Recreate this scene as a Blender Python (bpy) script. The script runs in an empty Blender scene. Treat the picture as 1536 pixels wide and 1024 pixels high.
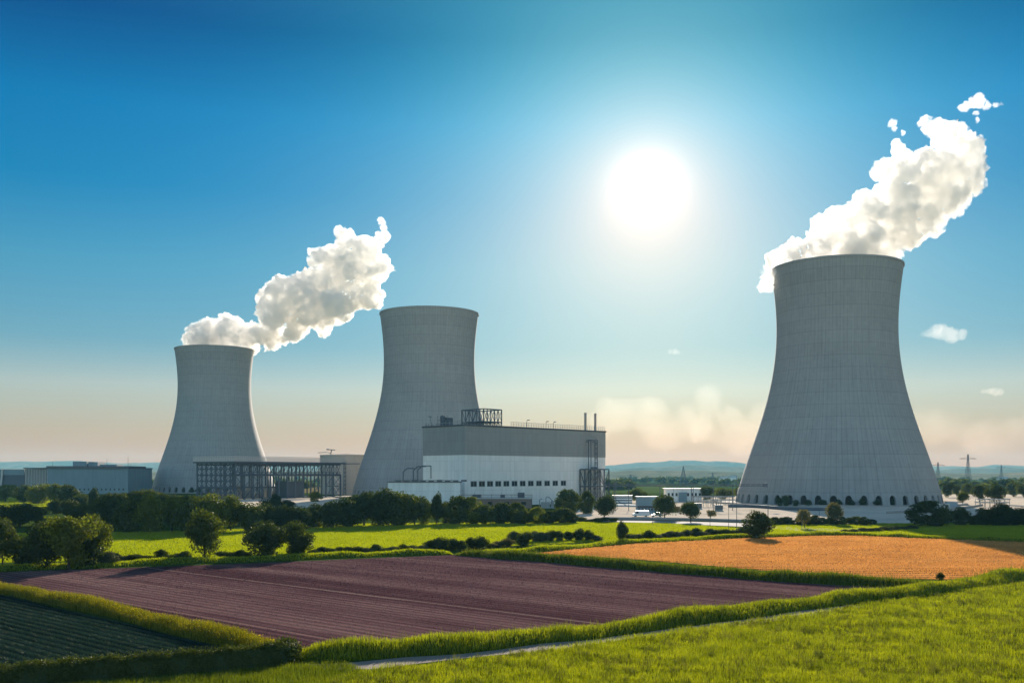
import bpy, bmesh, math, random
import numpy as np
from mathutils import Vector, Matrix, noise
C = bpy.context
S = C.scene
COL = S.collection

# ---------------------------------------------------------------- camera, sky, sun, exposure
F = 1493.0            # focal length in pixels of the 1536 px wide photograph
CX, HY = 768.0, 712.0 # picture column straight ahead, picture row of the horizon
H = 17.2              # eye height above the plain
cam_d = bpy.data.cameras.new('camera'); cam = bpy.data.objects.new('camera', cam_d); COL.objects.link(cam)
cam.location = (0, 0, H); cam.rotation_euler = (math.pi/2, 0, 0)
cam_d.sensor_width = 36.0; cam_d.lens = 36.0*F/1536.0
cam_d.shift_y = (HY-512.0)/1536.0
cam_d.clip_start = 0.5; cam_d.clip_end = 60000
S.camera = cam

SUN_AZ = math.atan2(972-CX, F)
SUN_EL = math.atan2((HY-281)*math.cos(SUN_AZ), F)
sdir = Vector((math.sin(SUN_AZ)*math.cos(SUN_EL), math.cos(SUN_AZ)*math.cos(SUN_EL), math.sin(SUN_EL)))
sun_d = bpy.data.lights.new('sun', 'SUN'); sun = bpy.data.objects.new('sun', sun_d); COL.objects.link(sun)
sun_d.energy = 5.0; sun_d.angle = math.radians(0.5); sun_d.color = (1.0, 0.90, 0.76)
sun.rotation_euler = (-sdir).to_track_quat('-Z', 'Y').to_euler(); sun.location = (0, 0, 400)

def mk(nt, typ, ins=None, **at):
    n = nt.nodes.new(typ)
    for k, v in at.items(): setattr(n, k, v)
    for k, v in (ins or {}).items():
        s = n.inputs[k]
        if isinstance(v, bpy.types.NodeSocket): nt.links.new(v, s)
        else: s.default_value = v
    return n
def mth(nt, op, a, b=None, c=None, clamp=False):
    ins = {0: a}
    if b is not None: ins[1] = b
    if c is not None: ins[2] = c
    return mk(nt, 'ShaderNodeMath', ins, operation=op, use_clamp=clamp).outputs[0]
def mixc(nt, f, a, b, mode='MIX'):
    n = mk(nt, 'ShaderNodeMix', {0: f, 6: a, 7: b}, data_type='RGBA', blend_type=mode)
    return n.outputs[2]
def ramp(nt, f, stops, interp='LINEAR'):
    n = mk(nt, 'ShaderNodeValToRGB', {0: f}); r = n.color_ramp; r.interpolation = interp
    while len(r.elements) < len(stops): r.elements.new(0.5)
    for e, (p, c) in zip(r.elements, stops):
        e.position = p; e.color = c if len(c) == 4 else (*c, 1)
    return n.outputs[0]

world = bpy.data.worlds.new('World'); S.world = world; world.use_nodes = True
wn = world.node_tree; wn.nodes.clear()
sky = mk(wn, 'ShaderNodeTexSky', sky_type='NISHITA', sun_disc=False, sun_elevation=SUN_EL, sun_rotation=SUN_AZ,
         altitude=0.0, air_density=1.0, dust_density=0.0, ozone_density=1.0)
wdir = mk(wn, 'ShaderNodeTexCoord').outputs['Generated']
wx, wy, wz = mk(wn, 'ShaderNodeSeparateXYZ', {0: wdir}).outputs
# deep clear sky in view, a warm band of thin haze on the horizon, added fill light above and behind
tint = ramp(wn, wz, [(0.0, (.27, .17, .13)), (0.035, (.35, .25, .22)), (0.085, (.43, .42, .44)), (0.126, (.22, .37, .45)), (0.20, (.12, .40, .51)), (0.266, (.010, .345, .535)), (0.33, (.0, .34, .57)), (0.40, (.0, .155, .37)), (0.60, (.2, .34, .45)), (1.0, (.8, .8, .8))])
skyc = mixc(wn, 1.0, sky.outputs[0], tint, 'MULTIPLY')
back_fill = mk(wn, 'ShaderNodeMapRange', {0: wy, 1: .35, 2: -.35, 3: 0.0, 4: 1.0}, interpolation_type='SMOOTHSTEP').outputs[0]  # unseen sky behind the camera brightened as added fill for shaded faces
skyc = mixc(wn, back_fill, skyc, mixc(wn, 1.0, sky.outputs[0], (.95, 1.15, 1.25, 1), 'MULTIPLY'))
cosang = mk(wn, 'ShaderNodeVectorMath', {0: wdir, 1: tuple(sdir)}, operation='DOT_PRODUCT').outputs['Value']
ang = mth(wn, 'ARCCOSINE', mth(wn, 'MINIMUM', cosang, 1.0))
def aureole(amp, deg): return mth(wn, 'MULTIPLY', mth(wn, 'EXPONENT', mth(wn, 'MULTIPLY', ang, -1/math.radians(deg))), amp)
gw = mk(wn, 'ShaderNodeMapRange', {0: wz, 1: .18, 2: .41, 3: 0.0, 4: 1.0}, interpolation_type='SMOOTHSTEP').outputs[0]
wide = mixc(wn, gw, (5.0, 5.0, 2.8, 1), (.0, 5.2, 4.5, 1))
def times(c, v): return mixc(wn, 1.0, c, mk(wn, 'ShaderNodeCombineColor', {0: v, 1: v, 2: v}).outputs[0], 'MULTIPLY')
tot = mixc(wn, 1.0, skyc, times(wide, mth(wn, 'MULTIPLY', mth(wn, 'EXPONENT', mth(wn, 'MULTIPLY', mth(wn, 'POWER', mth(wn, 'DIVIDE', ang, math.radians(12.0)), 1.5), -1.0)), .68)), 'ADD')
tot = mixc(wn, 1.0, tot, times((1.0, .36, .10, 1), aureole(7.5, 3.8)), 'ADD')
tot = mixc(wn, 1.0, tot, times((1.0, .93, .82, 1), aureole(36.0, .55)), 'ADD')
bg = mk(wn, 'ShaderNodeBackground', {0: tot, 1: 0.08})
mk(wn, 'ShaderNodeOutputWorld', {0: bg.outputs[0]})
world.cycles.sampling_method = 'MANUAL'; world.cycles.sample_map_resolution = 2048

S.view_settings.view_transform = 'Standard'; S.view_settings.look = 'None'
S.view_settings.exposure = 0.88; S.view_settings.gamma = 1.0
S.cycles.volume_bounces = 16; S.cycles.max_bounces = 18; S.cycles.diffuse_bounces = 3; S.cycles.glossy_bounces = 2
S.cycles.transmission_bounces = 4; S.cycles.use_denoising = True
S.cycles.sample_clamp_indirect = 6.0

# ---------------------------------------------------------------- helpers
def G(px, py, z=0.0):
    D = F*(H-z)/(py-HY)
    return Vector(((px-CX)/F*D, D, z))
def XA(px, D): return (px-CX)/F*D
def ZA(py, D): return H+(HY-py)/F*D

def npmesh(name, verts, polys, smooth=False):
    verts = np.asarray(verts, dtype=np.float32)
    me = bpy.data.meshes.new(name)
    polys = [np.asarray(p, dtype=np.int32) for p in polys if len(p)]
    loops = np.concatenate([p.ravel() for p in polys])
    tot = np.concatenate([np.full(len(p), p.shape[1], dtype=np.int32) for p in polys])
    start = np.concatenate([[0], np.cumsum(tot)[:-1]]).astype(np.int32)
    me.vertices.add(len(verts)); me.vertices.foreach_set('co', verts.ravel())
    me.loops.add(len(loops)); me.loops.foreach_set('vertex_index', loops)
    me.polygons.add(len(tot)); me.polygons.foreach_set('loop_start', start); me.polygons.foreach_set('loop_total', tot)
    if smooth: me.polygons.foreach_set('use_smooth', np.ones(len(tot), dtype=bool))
    me.update(calc_edges=True); me.validate()
    return me
def link(name, me, mat=None, parent=None):
    o = bpy.data.objects.new(name, me); COL.objects.link(o)
    if mat is not None and me is not None and not me.materials: me.materials.append(mat)
    if parent is not None: o.parent = parent
    return o
def tag(o, label=None, cat=None, group=None, kind=None):
    if label: o['label'] = label
    if cat: o['category'] = cat
    if group: o['group'] = group
    if kind: o['kind'] = kind
    return o
def thing(name, label, cat, loc=(0,0,0), rz=0.0, group=None):
    o = bpy.data.objects.new(name, None); COL.objects.link(o)
    o.location = loc; o.rotation_euler = (0, 0, rz); o.empty_display_size = 0.5
    return tag(o, label, cat, group)

class MB:
    """collects boxes, bars and tubes into one mesh"""
    def __init__(s): s.v = []; s.f = []
    def add(s, vs, fs):
        b = len(s.v); s.v += [tuple(v) for v in vs]; s.f += [tuple(i+b for i in f) for f in fs]; return s
    def box(s, x0, x1, y0, y1, z0, z1):
        return s.add([(x0,y0,z0),(x1,y0,z0),(x1,y1,z0),(x0,y1,z0),(x0,y0,z1),(x1,y0,z1),(x1,y1,z1),(x0,y1,z1)],
                     [(3,2,1,0),(4,5,6,7),(0,1,5,4),(1,2,6,5),(2,3,7,6),(3,0,4,7)])
    def bar(s, a, b, r, n=4, r2=None):
        a = Vector(a); b = Vector(b); d = (b-a)
        if d.length < 1e-6: return s
        d.normalize(); u = d.orthogonal().normalized()
        if abs(d.z) > .99: u = Vector((1, 0, 0))
        w = d.cross(u); r2 = r if r2 is None else r2; vs = []
        off = math.pi/n if n == 4 else 0
        for c, rr in ((a, r), (b, r2)):
            for i in range(n):
                t = 2*math.pi*i/n+off; vs.append(c+(u*math.cos(t)+w*math.sin(t))*rr)
        fs = [(i, (i+1) % n, n+(i+1) % n, n+i) for i in range(n)]+[tuple(range(n-1, -1, -1)), tuple(range(n, 2*n))]
        return s.add(vs, fs)
    def pipe(s, pts, r, n=6):
        for a, b in zip(pts, pts[1:]): s.bar(a, b, r, n)
        return s
    def lathe(s, prof, n, c=(0, 0, 0)):
        vs = []; fs = []; m = len(prof)
        for r, z in prof:
            for i in range(n):
                t = 2*math.pi*i/n; vs.append((c[0]+r*math.cos(t), c[1]+r*math.sin(t), c[2]+z))
        for k in range(m-1):
            for i in range(n):
                j = (i+1) % n; fs.append((k*n+i, k*n+j, (k+1)*n+j, (k+1)*n+i))
        return s.add(vs, fs)
    def prism(s, pts, z0, z1):
        n = len(pts); vs = [(p[0], p[1], z0) for p in pts]+[(p[0], p[1], z1) for p in pts]
        return s.add(vs, [tuple(range(n-1, -1, -1)), tuple(range(n, 2*n))]+[(i, (i+1) % n, n+(i+1) % n, n+i) for i in range(n)])
    def build(s, name, mat, parent=None, smooth=False):
        me = bpy.data.meshes.new(name); me.from_pydata(s.v, [], s.f); me.update()
        if smooth:
            me.polygons.foreach_set('use_smooth', np.ones(len(me.polygons), dtype=bool))
        return link(name, me, mat, parent)

# ---------------------------------------------------------------- materials
def newmat(name):
    m = bpy.data.materials.new(name); m.use_nodes = True; nt = m.node_tree; nt.nodes.clear()
    return m, nt
def outp(nt, surf=None, vol=None, disp=None):
    ins = {}
    if surf is not None: ins['Surface'] = surf
    if vol is not None: ins['Volume'] = vol
    mk(nt, 'ShaderNodeOutputMaterial', ins)
def wpos(nt, kind='Object'): return mk(nt, 'ShaderNodeTexCoord').outputs[kind]
def nz(nt, vec, scale, detail=4.0, rough=0.55, dim='3D', dist=0.0):
    return mk(nt, 'ShaderNodeTexNoise', {'Vector': vec, 'Scale': scale, 'Detail': detail, 'Roughness': rough, 'Distortion': dist}, noise_dimensions=dim).outputs[0]
def scl(nt, vec, s): return mk(nt, 'ShaderNodeVectorMath', {0: vec, 1: s}, operation='MULTIPLY').outputs[0]
def bump(nt, h, strength=0.3, dist=0.1): return mk(nt, 'ShaderNodeBump', {'Height': h, 'Strength': strength, 'Distance': dist}).outputs[0]

def flat(name, col, rough=0.6, metal=0.0, var=0.12, scale=0.8, spec=None):
    spec = (0.5 if rough < .5 else .06) if spec is None else spec
    m, nt = newmat(name); p = wpos(nt); n = nz(nt, p, scale, 5)
    a = tuple(c*(1-var) for c in col)+(1,); b = tuple(min(1, c*(1+var)) for c in col)+(1,)
    c = mixc(nt, n, a, b)
    bs = mk(nt, 'ShaderNodeBsdfPrincipled', {'Base Color': c, 'Roughness': rough, 'Metallic': metal, 'Specular IOR Level': spec})
    outp(nt, bs.outputs[0]); return m

def line(nt, coord, period, width, off=0.0):
    f = mth(nt, 'FRACT', mth(nt, 'ADD', mth(nt, 'DIVIDE', coord, period), off))
    return mth(nt, 'LESS_THAN', f, width/period)

def concrete(name, base, nrib=110, band=7.2):
    m, nt = newmat(name); p = wpos(nt); x, y, z = mk(nt, 'ShaderNodeSeparateXYZ', {0: p}).outputs
    a = mth(nt, 'ARCTAN2', y, x); ribc = mth(nt, 'MULTIPLY', a, nrib/(2*math.pi))
    rf = mth(nt, 'ABSOLUTE', mth(nt, 'SUBTRACT', mth(nt, 'FRACT', ribc), 0.5))
    rib = mth(nt, 'GREATER_THAN', rf, 0.43)
    panel = mk(nt, 'ShaderNodeTexWhiteNoise', {'Vector': mk(nt, 'ShaderNodeCombineXYZ', {0: mth(nt, 'FLOOR', mth(nt, 'ADD', ribc, 0.5)), 1: mth(nt, 'FLOOR', mth(nt, 'DIVIDE', z, 2.4))}).outputs[0]}, noise_dimensions='2D').outputs[0]
    bnd = line(nt, z, band, 0.35); b2 = line(nt, z, 2.4, 0.12)
    lift = mk(nt, 'ShaderNodeTexWhiteNoise', {'W': mth(nt, 'FLOOR', mth(nt, 'DIVIDE', z, band))}, noise_dimensions='1D').outputs[0]
    st = nz(nt, mk(nt, 'ShaderNodeCombineXYZ', {0: mth(nt, 'MULTIPLY', a, 42.0), 1: mth(nt, 'MULTIPLY', z, 0.035)}).outputs[0], 1.0, 5, 0.65)
    bl = nz(nt, p, 0.035, 4)
    v = mth(nt, 'ADD', mth(nt, 'MULTIPLY', st, 0.52), mth(nt, 'MULTIPLY', bl, 0.30))
    v = mth(nt, 'ADD', v, mth(nt, 'MULTIPLY', panel, 0.07))
    v = mth(nt, 'ADD', v, mth(nt, 'MULTIPLY', lift, 0.05))
    v = mth(nt, 'ADD', v, 0.53)
    v = mth(nt, 'SUBTRACT', v, mth(nt, 'MULTIPLY', rib, 0.13))
    v = mth(nt, 'SUBTRACT', v, mth(nt, 'MULTIPLY', bnd, 0.16))
    v = mth(nt, 'SUBTRACT', v, mth(nt, 'MULTIPLY', b2, 0.05))
    c = mixc(nt, 1.0, (*base, 1), mk(nt, 'ShaderNodeCombineColor', {0: v, 1: v, 2: v}).outputs[0], 'MULTIPLY')
    bs = mk(nt, 'ShaderNodeBsdfPrincipled', {'Base Color': c, 'Roughness': 0.85, 'Normal': bump(nt, rib, 0.5, 0.25)})
    outp(nt, bs.outputs[0]); return m

def cladding(name, base, px=3.0, pz=5.4, dark=0.12):
    m, nt = newmat(name); p = wpos(nt); x, y, z = mk(nt, 'ShaderNodeSeparateXYZ', {0: p}).outputs
    l = mth(nt, 'MAXIMUM', mth(nt, 'MAXIMUM', line(nt, x, px, 0.14, 0.31), line(nt, y, px, 0.14, 0.31)), line(nt, z, pz, 0.22, 0.4))
    pn = mk(nt, 'ShaderNodeTexWhiteNoise', {'Vector': mk(nt, 'ShaderNodeCombineXYZ', {0: mth(nt, 'FLOOR', mth(nt, 'ADD', mth(nt, 'DIVIDE', x, px), .31)), 1: mth(nt, 'FLOOR', mth(nt, 'ADD', mth(nt, 'DIVIDE', y, px), .31)), 2: mth(nt, 'FLOOR', mth(nt, 'ADD', mth(nt, 'DIVIDE', z, pz), .4))}).outputs[0]}).outputs[0]
    st = nz(nt, scl(nt, p, (0.5, 0.5, 0.05)), 1.0, 5, 0.6)
    v = mth(nt, 'SUBTRACT', mth(nt, 'ADD', mth(nt, 'ADD', mth(nt, 'MULTIPLY', pn, 0.07), mth(nt, 'MULTIPLY', st, 0.34)), 0.79), mth(nt, 'MULTIPLY', l, dark))
    c = mixc(nt, 1.0, (*base, 1), mk(nt, 'ShaderNodeCombineColor', {0: v, 1: v, 2: v}).outputs[0], 'MULTIPLY')
    bs = mk(nt, 'ShaderNodeBsdfPrincipled', {'Base Color': c, 'Roughness': 0.6, 'Specular IOR Level': .25})
    outp(nt, bs.outputs[0]); return m

def leafmat(name, dark, light, trans=0.45, tcol=None, rough=0.5, scale=0.02):
    """leaves: each its own shade between dark and light, light passing through"""
    m, nt = newmat(name)
    r = mk(nt, 'ShaderNodeNewGeometry').outputs['Random Per Island']
    oi = mk(nt, 'ShaderNodeObjectInfo').outputs['Random']
    pn = nz(nt, mk(nt, 'ShaderNodeNewGeometry').outputs['Position'], scale, 3)
    f = mth(nt, 'ADD', mth(nt, 'MULTIPLY', r, 0.5), mth(nt, 'ADD', mth(nt, 'MULTIPLY', oi, 0.15), mth(nt, 'MULTIPLY', mth(nt, 'SUBTRACT', pn, 0.35), 1.1)), clamp=True)
    c = mixc(nt, f, (*dark, 1), (*light, 1))
    tc = mixc(nt, 1.0, c, (*(tcol or (1.25, 1.15, 0.35)), 1), 'MULTIPLY')
    d = mk(nt, 'ShaderNodeBsdfDiffuse', {0: c}); t = mk(nt, 'ShaderNodeBsdfTranslucent', {0: tc})
    g = mk(nt, 'ShaderNodeBsdfGlossy', {0: (0.7, 0.7, 0.6, 1), 1: rough})
    s = mk(nt, 'ShaderNodeMixShader', {0: trans, 1: d.outputs[0], 2: t.outputs[0]})
    s2 = mk(nt, 'ShaderNodeMixShader', {0: 0.03, 1: s.outputs[0], 2: g.outputs[0]})
    outp(nt, s2.outputs[0]); return m

def fieldmat(name, cols, rowdir=(1, 0), row=0.75, rowdark=0.25, noise_scale=0.08, bumpd=0.08, streak=0.5, tracks=()):
    """a field: colour varying in patches, in long streaks along the rows, and row by row"""
    m, nt = newmat(name); p = wpos(nt); x, y, z = mk(nt, 'ShaderNodeSeparateXYZ', {0: p}).outputs
    dx, dy = rowdir; l = math.hypot(dx, dy); dx /= l; dy /= l
    along = mth(nt, 'ADD', mth(nt, 'MULTIPLY', x, dx), mth(nt, 'MULTIPLY', y, dy))
    acr = mth(nt, 'ADD', mth(nt, 'MULTIPLY', x, -dy), mth(nt, 'MULTIPLY', y, dx))
    uv = mk(nt, 'ShaderNodeCombineXYZ', {0: mth(nt, 'MULTIPLY', along, 0.02), 1: acr}).outputs[0]
    s1 = nz(nt, uv, 0.55, 5, 0.7); s2 = nz(nt, uv, 0.09, 3, 0.5)
    pt = nz(nt, p, noise_scale, 6, 0.6); fine = nz(nt, p, 3.0, 3, 0.7)
    rw = mth(nt, 'ABSOLUTE', mth(nt, 'SUBTRACT', mth(nt, 'FRACT', mth(nt, 'DIVIDE', acr, row)), 0.5))
    f = mth(nt, 'ADD', mth(nt, 'MULTIPLY', mth(nt, 'SUBTRACT', s1, 0.5), streak), mth(nt, 'MULTIPLY', mth(nt, 'SUBTRACT', s2, 0.5), streak*1.3))
    f = mth(nt, 'ADD', f, mth(nt, 'MULTIPLY', mth(nt, 'SUBTRACT', pt, 0.5), 0.7))
    f = mth(nt, 'ADD', f, mth(nt, 'ADD', mth(nt, 'MULTIPLY', mth(nt, 'SUBTRACT', fine, 0.5), 0.7), 0.5), clamp=True)
    c = ramp(nt, f, [(0.15, cols[0]), (0.5, cols[1]), (0.85, cols[2])])
    dk = mth(nt, 'SUBTRACT', 1.0, mth(nt, 'MULTIPLY', mth(nt, 'SUBTRACT', 0.5, rw), rowdark*2))
    c = mixc(nt, 1.0, c, mk(nt, 'ShaderNodeCombineColor', {0: dk, 1: dk, 2: dk}).outputs[0], 'MULTIPLY')
    for (pos, w, col, a) in tracks:
        t = mth(nt, 'LESS_THAN', mth(nt, 'ABSOLUTE', mth(nt, 'SUBTRACT', acr, mth(nt, 'ADD', pos, mth(nt, 'MULTIPLY', mth(nt, 'SUBTRACT', nz(nt, uv, 0.9, 2), .5), 1.5)))), w)
        c = mixc(nt, mth(nt, 'MULTIPLY', mth(nt, 'MULTIPLY', t, a), mth(nt, 'ADD', fine, 0.2)), c, (*col, 1))
    h = mth(nt, 'ADD', mth(nt, 'MULTIPLY', rw, 1.2), mth(nt, 'ADD', fine, s1))
    bs = mk(nt, 'ShaderNodeBsdfDiffuse', {'Color': c, 'Normal': bump(nt, h, 0.7, bumpd)})
    outp(nt, bs.outputs[0]); return m

def paving(name, base):
    m, nt = newmat(name); p = wpos(nt); x, y, z = mk(nt, 'ShaderNodeSeparateXYZ', {0: p}).outputs
    v = mth(nt, 'ADD', mth(nt, 'MULTIPLY', nz(nt, p, .03, 6, .6), .5), mth(nt, 'MULTIPLY', nz(nt, p, .6, 5, .7), .35))
    cell = mk(nt, 'ShaderNodeTexWhiteNoise', {'Vector': mk(nt, 'ShaderNodeCombineXYZ', {0: mth(nt, 'FLOOR', mth(nt, 'DIVIDE', x, 7.0)), 1: mth(nt, 'FLOOR', mth(nt, 'DIVIDE', y, 9.0))}).outputs[0]}, noise_dimensions='2D').outputs[0]
    v = mth(nt, 'ADD', mth(nt, 'ADD', v, mth(nt, 'MULTIPLY', cell, .14)), .5)
    j = mth(nt, 'MAXIMUM', line(nt, x, 7.0, .12), line(nt, y, 9.0, .35)); v = mth(nt, 'SUBTRACT', v, mth(nt, 'MULTIPLY', j, .3))
    c = mixc(nt, 1.0, (*base, 1), mk(nt, 'ShaderNodeCombineColor', {0: v, 1: v, 2: v}).outputs[0], 'MULTIPLY')
    outp(nt, mk(nt, 'ShaderNodeBsdfDiffuse', {0: c}).outputs[0]); return m

M = {}
M['concrete'] = concrete('tower_concrete', (0.318, 0.318, 0.312))
M['inlet_shade'] = flat('inlet_shade', (0.13, 0.12, 0.12), 0.9)  # dark colour standing in for the shade inside the tower inlets
M['base_concrete'] = flat('base_concrete', (0.33, 0.31, 0.29), 0.9, scale=0.3)
M['white_clad'] = cladding('white_cladding', (0.82, 0.81, 0.78), dark=0.15)
M['grey_clad'] = cladding('grey_cladding', (0.31, 0.305, 0.29), dark=0.13)
M['blue_clad'] = cladding('blue_grey_cladding', (0.20, 0.27, 0.31), 4.0, 9.0, 0.03)
M['steel'] = flat('dark_steel', (0.11, 0.125, 0.15), 0.6, 0.0, spec=.2)
M['galv'] = flat('galvanised_steel', (0.32, 0.32, 0.31), 0.55, 0.2, spec=.2)
M['pale'] = flat('pale_paint', (0.55, 0.53, 0.50), 0.6)
M['beige'] = cladding('beige_render', (0.50, 0.42, 0.36), 6.0, 6.0, 0.08)
M['brown'] = flat('brown_brick', (0.24, 0.17, 0.14), 0.9)
M['roof'] = flat('roof_felt', (0.14, 0.14, 0.15), 0.9)
M['glass'] = flat('dark_window_glass', (0.02, 0.025, 0.03), 0.08)
M['frame'] = flat('window_frame', (0.4, 0.4, 0.4), 0.5)
M['chim'] = flat('stack_metal', (0.36, 0.31, 0.28), 0.6)
M['rubber'] = flat('rubber', (0.03, 0.03, 0.03), 0.9, spec=0.0)
M['carwhite'] = flat('white_car_paint', (0.7, 0.7, 0.7), 0.25)
M['carblue'] = flat('blue_grey_paint', (0.25, 0.32, 0.38), 0.3)
M['light'] = flat('lamp_glass', (0.7, 0.7, 0.65), 0.2)
M['bark'] = flat('bark', (0.07, 0.055, 0.04), 0.9, scale=3)
M['rust'] = flat('rusty_rail', (0.14, 0.075, 0.055), 0.8)

# ---------------------------------------------------------------- ground, fields, banks
RNG = np.random.default_rng(7)
ROW = (0.745, -0.667)
def farm_mat():
    m, nt = newmat('farmland'); p = wpos(nt)
    v = mk(nt, 'ShaderNodeTexVoronoi', {'Vector': scl(nt, p, (0.0035, 0.0016, 0)), 'Scale': 1.0, 'Randomness': 0.8}).outputs['Color']
    r = mk(nt, 'ShaderNodeSeparateColor', {0: v}).outputs[0]
    c = ramp(nt, r, [(0.0, (.05, .085, .018)), (0.35, (.09, .13, .03)), (0.6, (.045, .07, .02)), (0.8, (.20, .17, .08)), (1.0, (.08, .11, .03))], 'CONSTANT')
    n = nz(nt, p, 0.05, 6, .65); n2 = nz(nt, p, 1.2, 4, .7)
    near = mixc(nt, n, (.035, .06, .012, 1), (.075, .11, .02, 1))
    y = mk(nt, 'ShaderNodeSeparateXYZ', {0: p}).outputs[1]
    c = mixc(nt, mth(nt, 'GREATER_THAN', y, 950.0), near, c)
    k = mth(nt, 'ADD', mth(nt, 'MULTIPLY', n2, .5), .75)
    c = mixc(nt, 1.0, c, mk(nt, 'ShaderNodeCombineColor', {0: k, 1: k, 2: k}).outputs[0], 'MULTIPLY')
    bs = mk(nt, 'ShaderNodeBsdfDiffuse', {'Color': c, 'Normal': bump(nt, n2, .6, .2)})
    outp(nt, bs.outputs[0]); return m
gm = MB(); gm.add([(-8000, -300, 0), (8000, -300, 0), (8000, 12500, 0), (-8000, 12500, 0)], [(0, 1, 2, 3)])
tag(gm.build('ground', farm_mat()), kind='structure')

def sheet(name, px, z, mat):
    vs = [G(a, b) for a, b in px]; vs = [(v.x, v.y, z) for v in vs]
    m = MB(); m.add(vs, [tuple(range(len(vs)))])
    o = m.build(name, mat)
    if o.data.polygons[0].normal.z < 0: o.data.flip_normals()
    return tag(o, kind='structure')
P_PURPLE = [(-160, 872), (0, 858), (350, 845.5), (560, 837), (680, 832), (760, 837), (900, 848), (1100, 864), (1340, 882), (1290, 888), (1130, 903), (950, 940), (800, 952), (640, 967), (470, 974), (435, 968), (250, 922), (0, 876), (-160, 858)]
P_PURPLE = [(-160, 868), (0, 858)] + P_PURPLE[2:-1] + [(-160, 869)]
P_DARK = [(-190, 862), (0, 892), (200, 938), (385, 985), (300, 1000), (150, 1012), (20, 1022), (-60, 1040), (-190, 1040)]
P_ORANGE = [(800, 829), (960, 814.5), (1150, 806), (1235, 803), (1290, 803.5), (1400, 808), (1536, 813), (1700, 820), (1700, 838), (1536, 861), (1425, 869), (1340, 867), (1150, 855), (950, 838)]
P_GREEN = [(-120, 801), (160, 798), (440, 792), (540, 785.5), (860, 782.5), (1000, 784.5), (1112, 792), (1112, 801), (900, 812), (700, 821), (480, 828), (330, 834), (160, 840), (-120, 846)]
P_STRIP = [(-60, 746), (70, 747), (92, 752), (60, 764), (-60, 766)]
P_MEADOW = [(330, 1130), (380, 1062), (470, 1030), (550, 1008), (700, 990), (830, 974), (1000, 948.5), (1200, 922), (1420, 889), (1560, 868), (1720, 846), (2050, 806), (2050, 1130)]
P_CORNER = [(-60, 1130), (-60, 1050), (60, 1032), (250, 1018), (440, 1000), (520, 996), (560, 1012), (420, 1062), (370, 1130)]
P_LAWN = [(1150, 800), (1160, 787), (1300, 784.5), (1440, 785), (1700, 785), (1700, 818), (1536, 811.5), (1400, 806.5), (1290, 801.5), (1235, 801)]
P_YARD = [(850, 775), (880, 757), (925, 748), (1090, 744), (1200, 741), (1536, 741), (1720, 741), (1720, 776), (1440, 782), (1330, 785), (1180, 784), (1115, 782), (1000, 779.5), (920, 777), (860, 779)]
P_YARD2 = [(250, 758), (330, 748), (460, 743), (560, 745), (600, 756), (430, 762)]
P_ROAD = [(905, 779), (1000, 781), (1115, 784), (1160, 788.5), (1251, 792.5), (1330, 791), (1330, 793.5), (1251, 798), (1230, 799), (1160, 792.5), (1115, 789.5), (1000, 784.5), (905, 782)]
P_TRACK = [(455, 996), (520, 994), (650, 981), (760, 967), (830, 960), (940, 945), (1100, 926), (1215, 912), (1260, 905), (1300, 909), (1217, 923), (1105, 939), (948, 957), (836, 974), (700, 986), (560, 1003), (500, 1004)]

M['soil'] = fieldmat('ploughed_soil', [(.10, .050, .056), (.165, .088, .092), (.25, .145, .135)], ROW, 1.5, .42, .05, .10, 1.5,
                     tracks=((92.4, .35, (.30, .20, .17), .9), (64.9, .4, (.26, .16, .14), .7), (101.5, .22, (.22, .14, .12), .6), (79.5, .2, (.05, .025, .03), .8), (84.0, .3, (.24, .15, .13), .45)))
M['dark_crop'] = fieldmat('dark_crop_soil', [(.012, .026, .022), (.022, .045, .036), (.04, .075, .055)], ROW, 1.3, .6, .06, .1, 1.3,
                     tracks=((42.9, .12, (.09, .13, .10), .8), (36.0, .10, (.08, .12, .09), .5)))
M['stubble_soil'] = fieldmat('stubble_soil', [(.27, .105, .03), (.50, .22, .075), (.66, .34, .125)], (1, -0.06), 3.2, .4, .05, .06, 1.4)
M['green_soil'] = fieldmat('young_crop_soil', [(.20, .25, .006), (.27, .31, .008), (.34, .37, .012)], (1, -0.03), 2.4, .25, .02, .05, .6)
M['paving'] = paving('pale_paving', (.74, .63, .50))
M['asphalt'] = flat('pale_asphalt', (.36, .34, .33), .9, scale=.3, var=.15)
M['dirt'] = flat('dirt_track', (.30, .25, .21), .95, scale=.7, var=.25)
M['turf'] = fieldmat('turf_soil', [(.03, .05, .006), (.06, .085, .008), (.10, .13, .015)], (1, -.2), 2.0, .1, .12, .05, .2)
sheet('purple_field', P_PURPLE, .012, M['soil'])
sheet('dark_crop_field', P_DARK, .012, M['dark_crop'])
sheet('stubble_field', P_ORANGE, .012, M['stubble_soil'])
sheet('green_field', P_GREEN, .008, M['green_soil'])
sheet('far_green_field', P_STRIP, .008, M['green_soil'])
sheet('meadow', P_MEADOW, .004, M['turf'])
sheet('verge', P_CORNER, .008, M['turf'])
sheet('lawn', P_LAWN, .004, M['green_soil'])
sheet('paved_yard', P_YARD, .006, M['paving'])
sheet('works_yard', P_YARD2, .006, M['paving'])
sheet('access_road', P_ROAD, .016, M['asphalt'])
sheet('dirt_track', P_TRACK, .016, M['dirt'])

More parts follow.
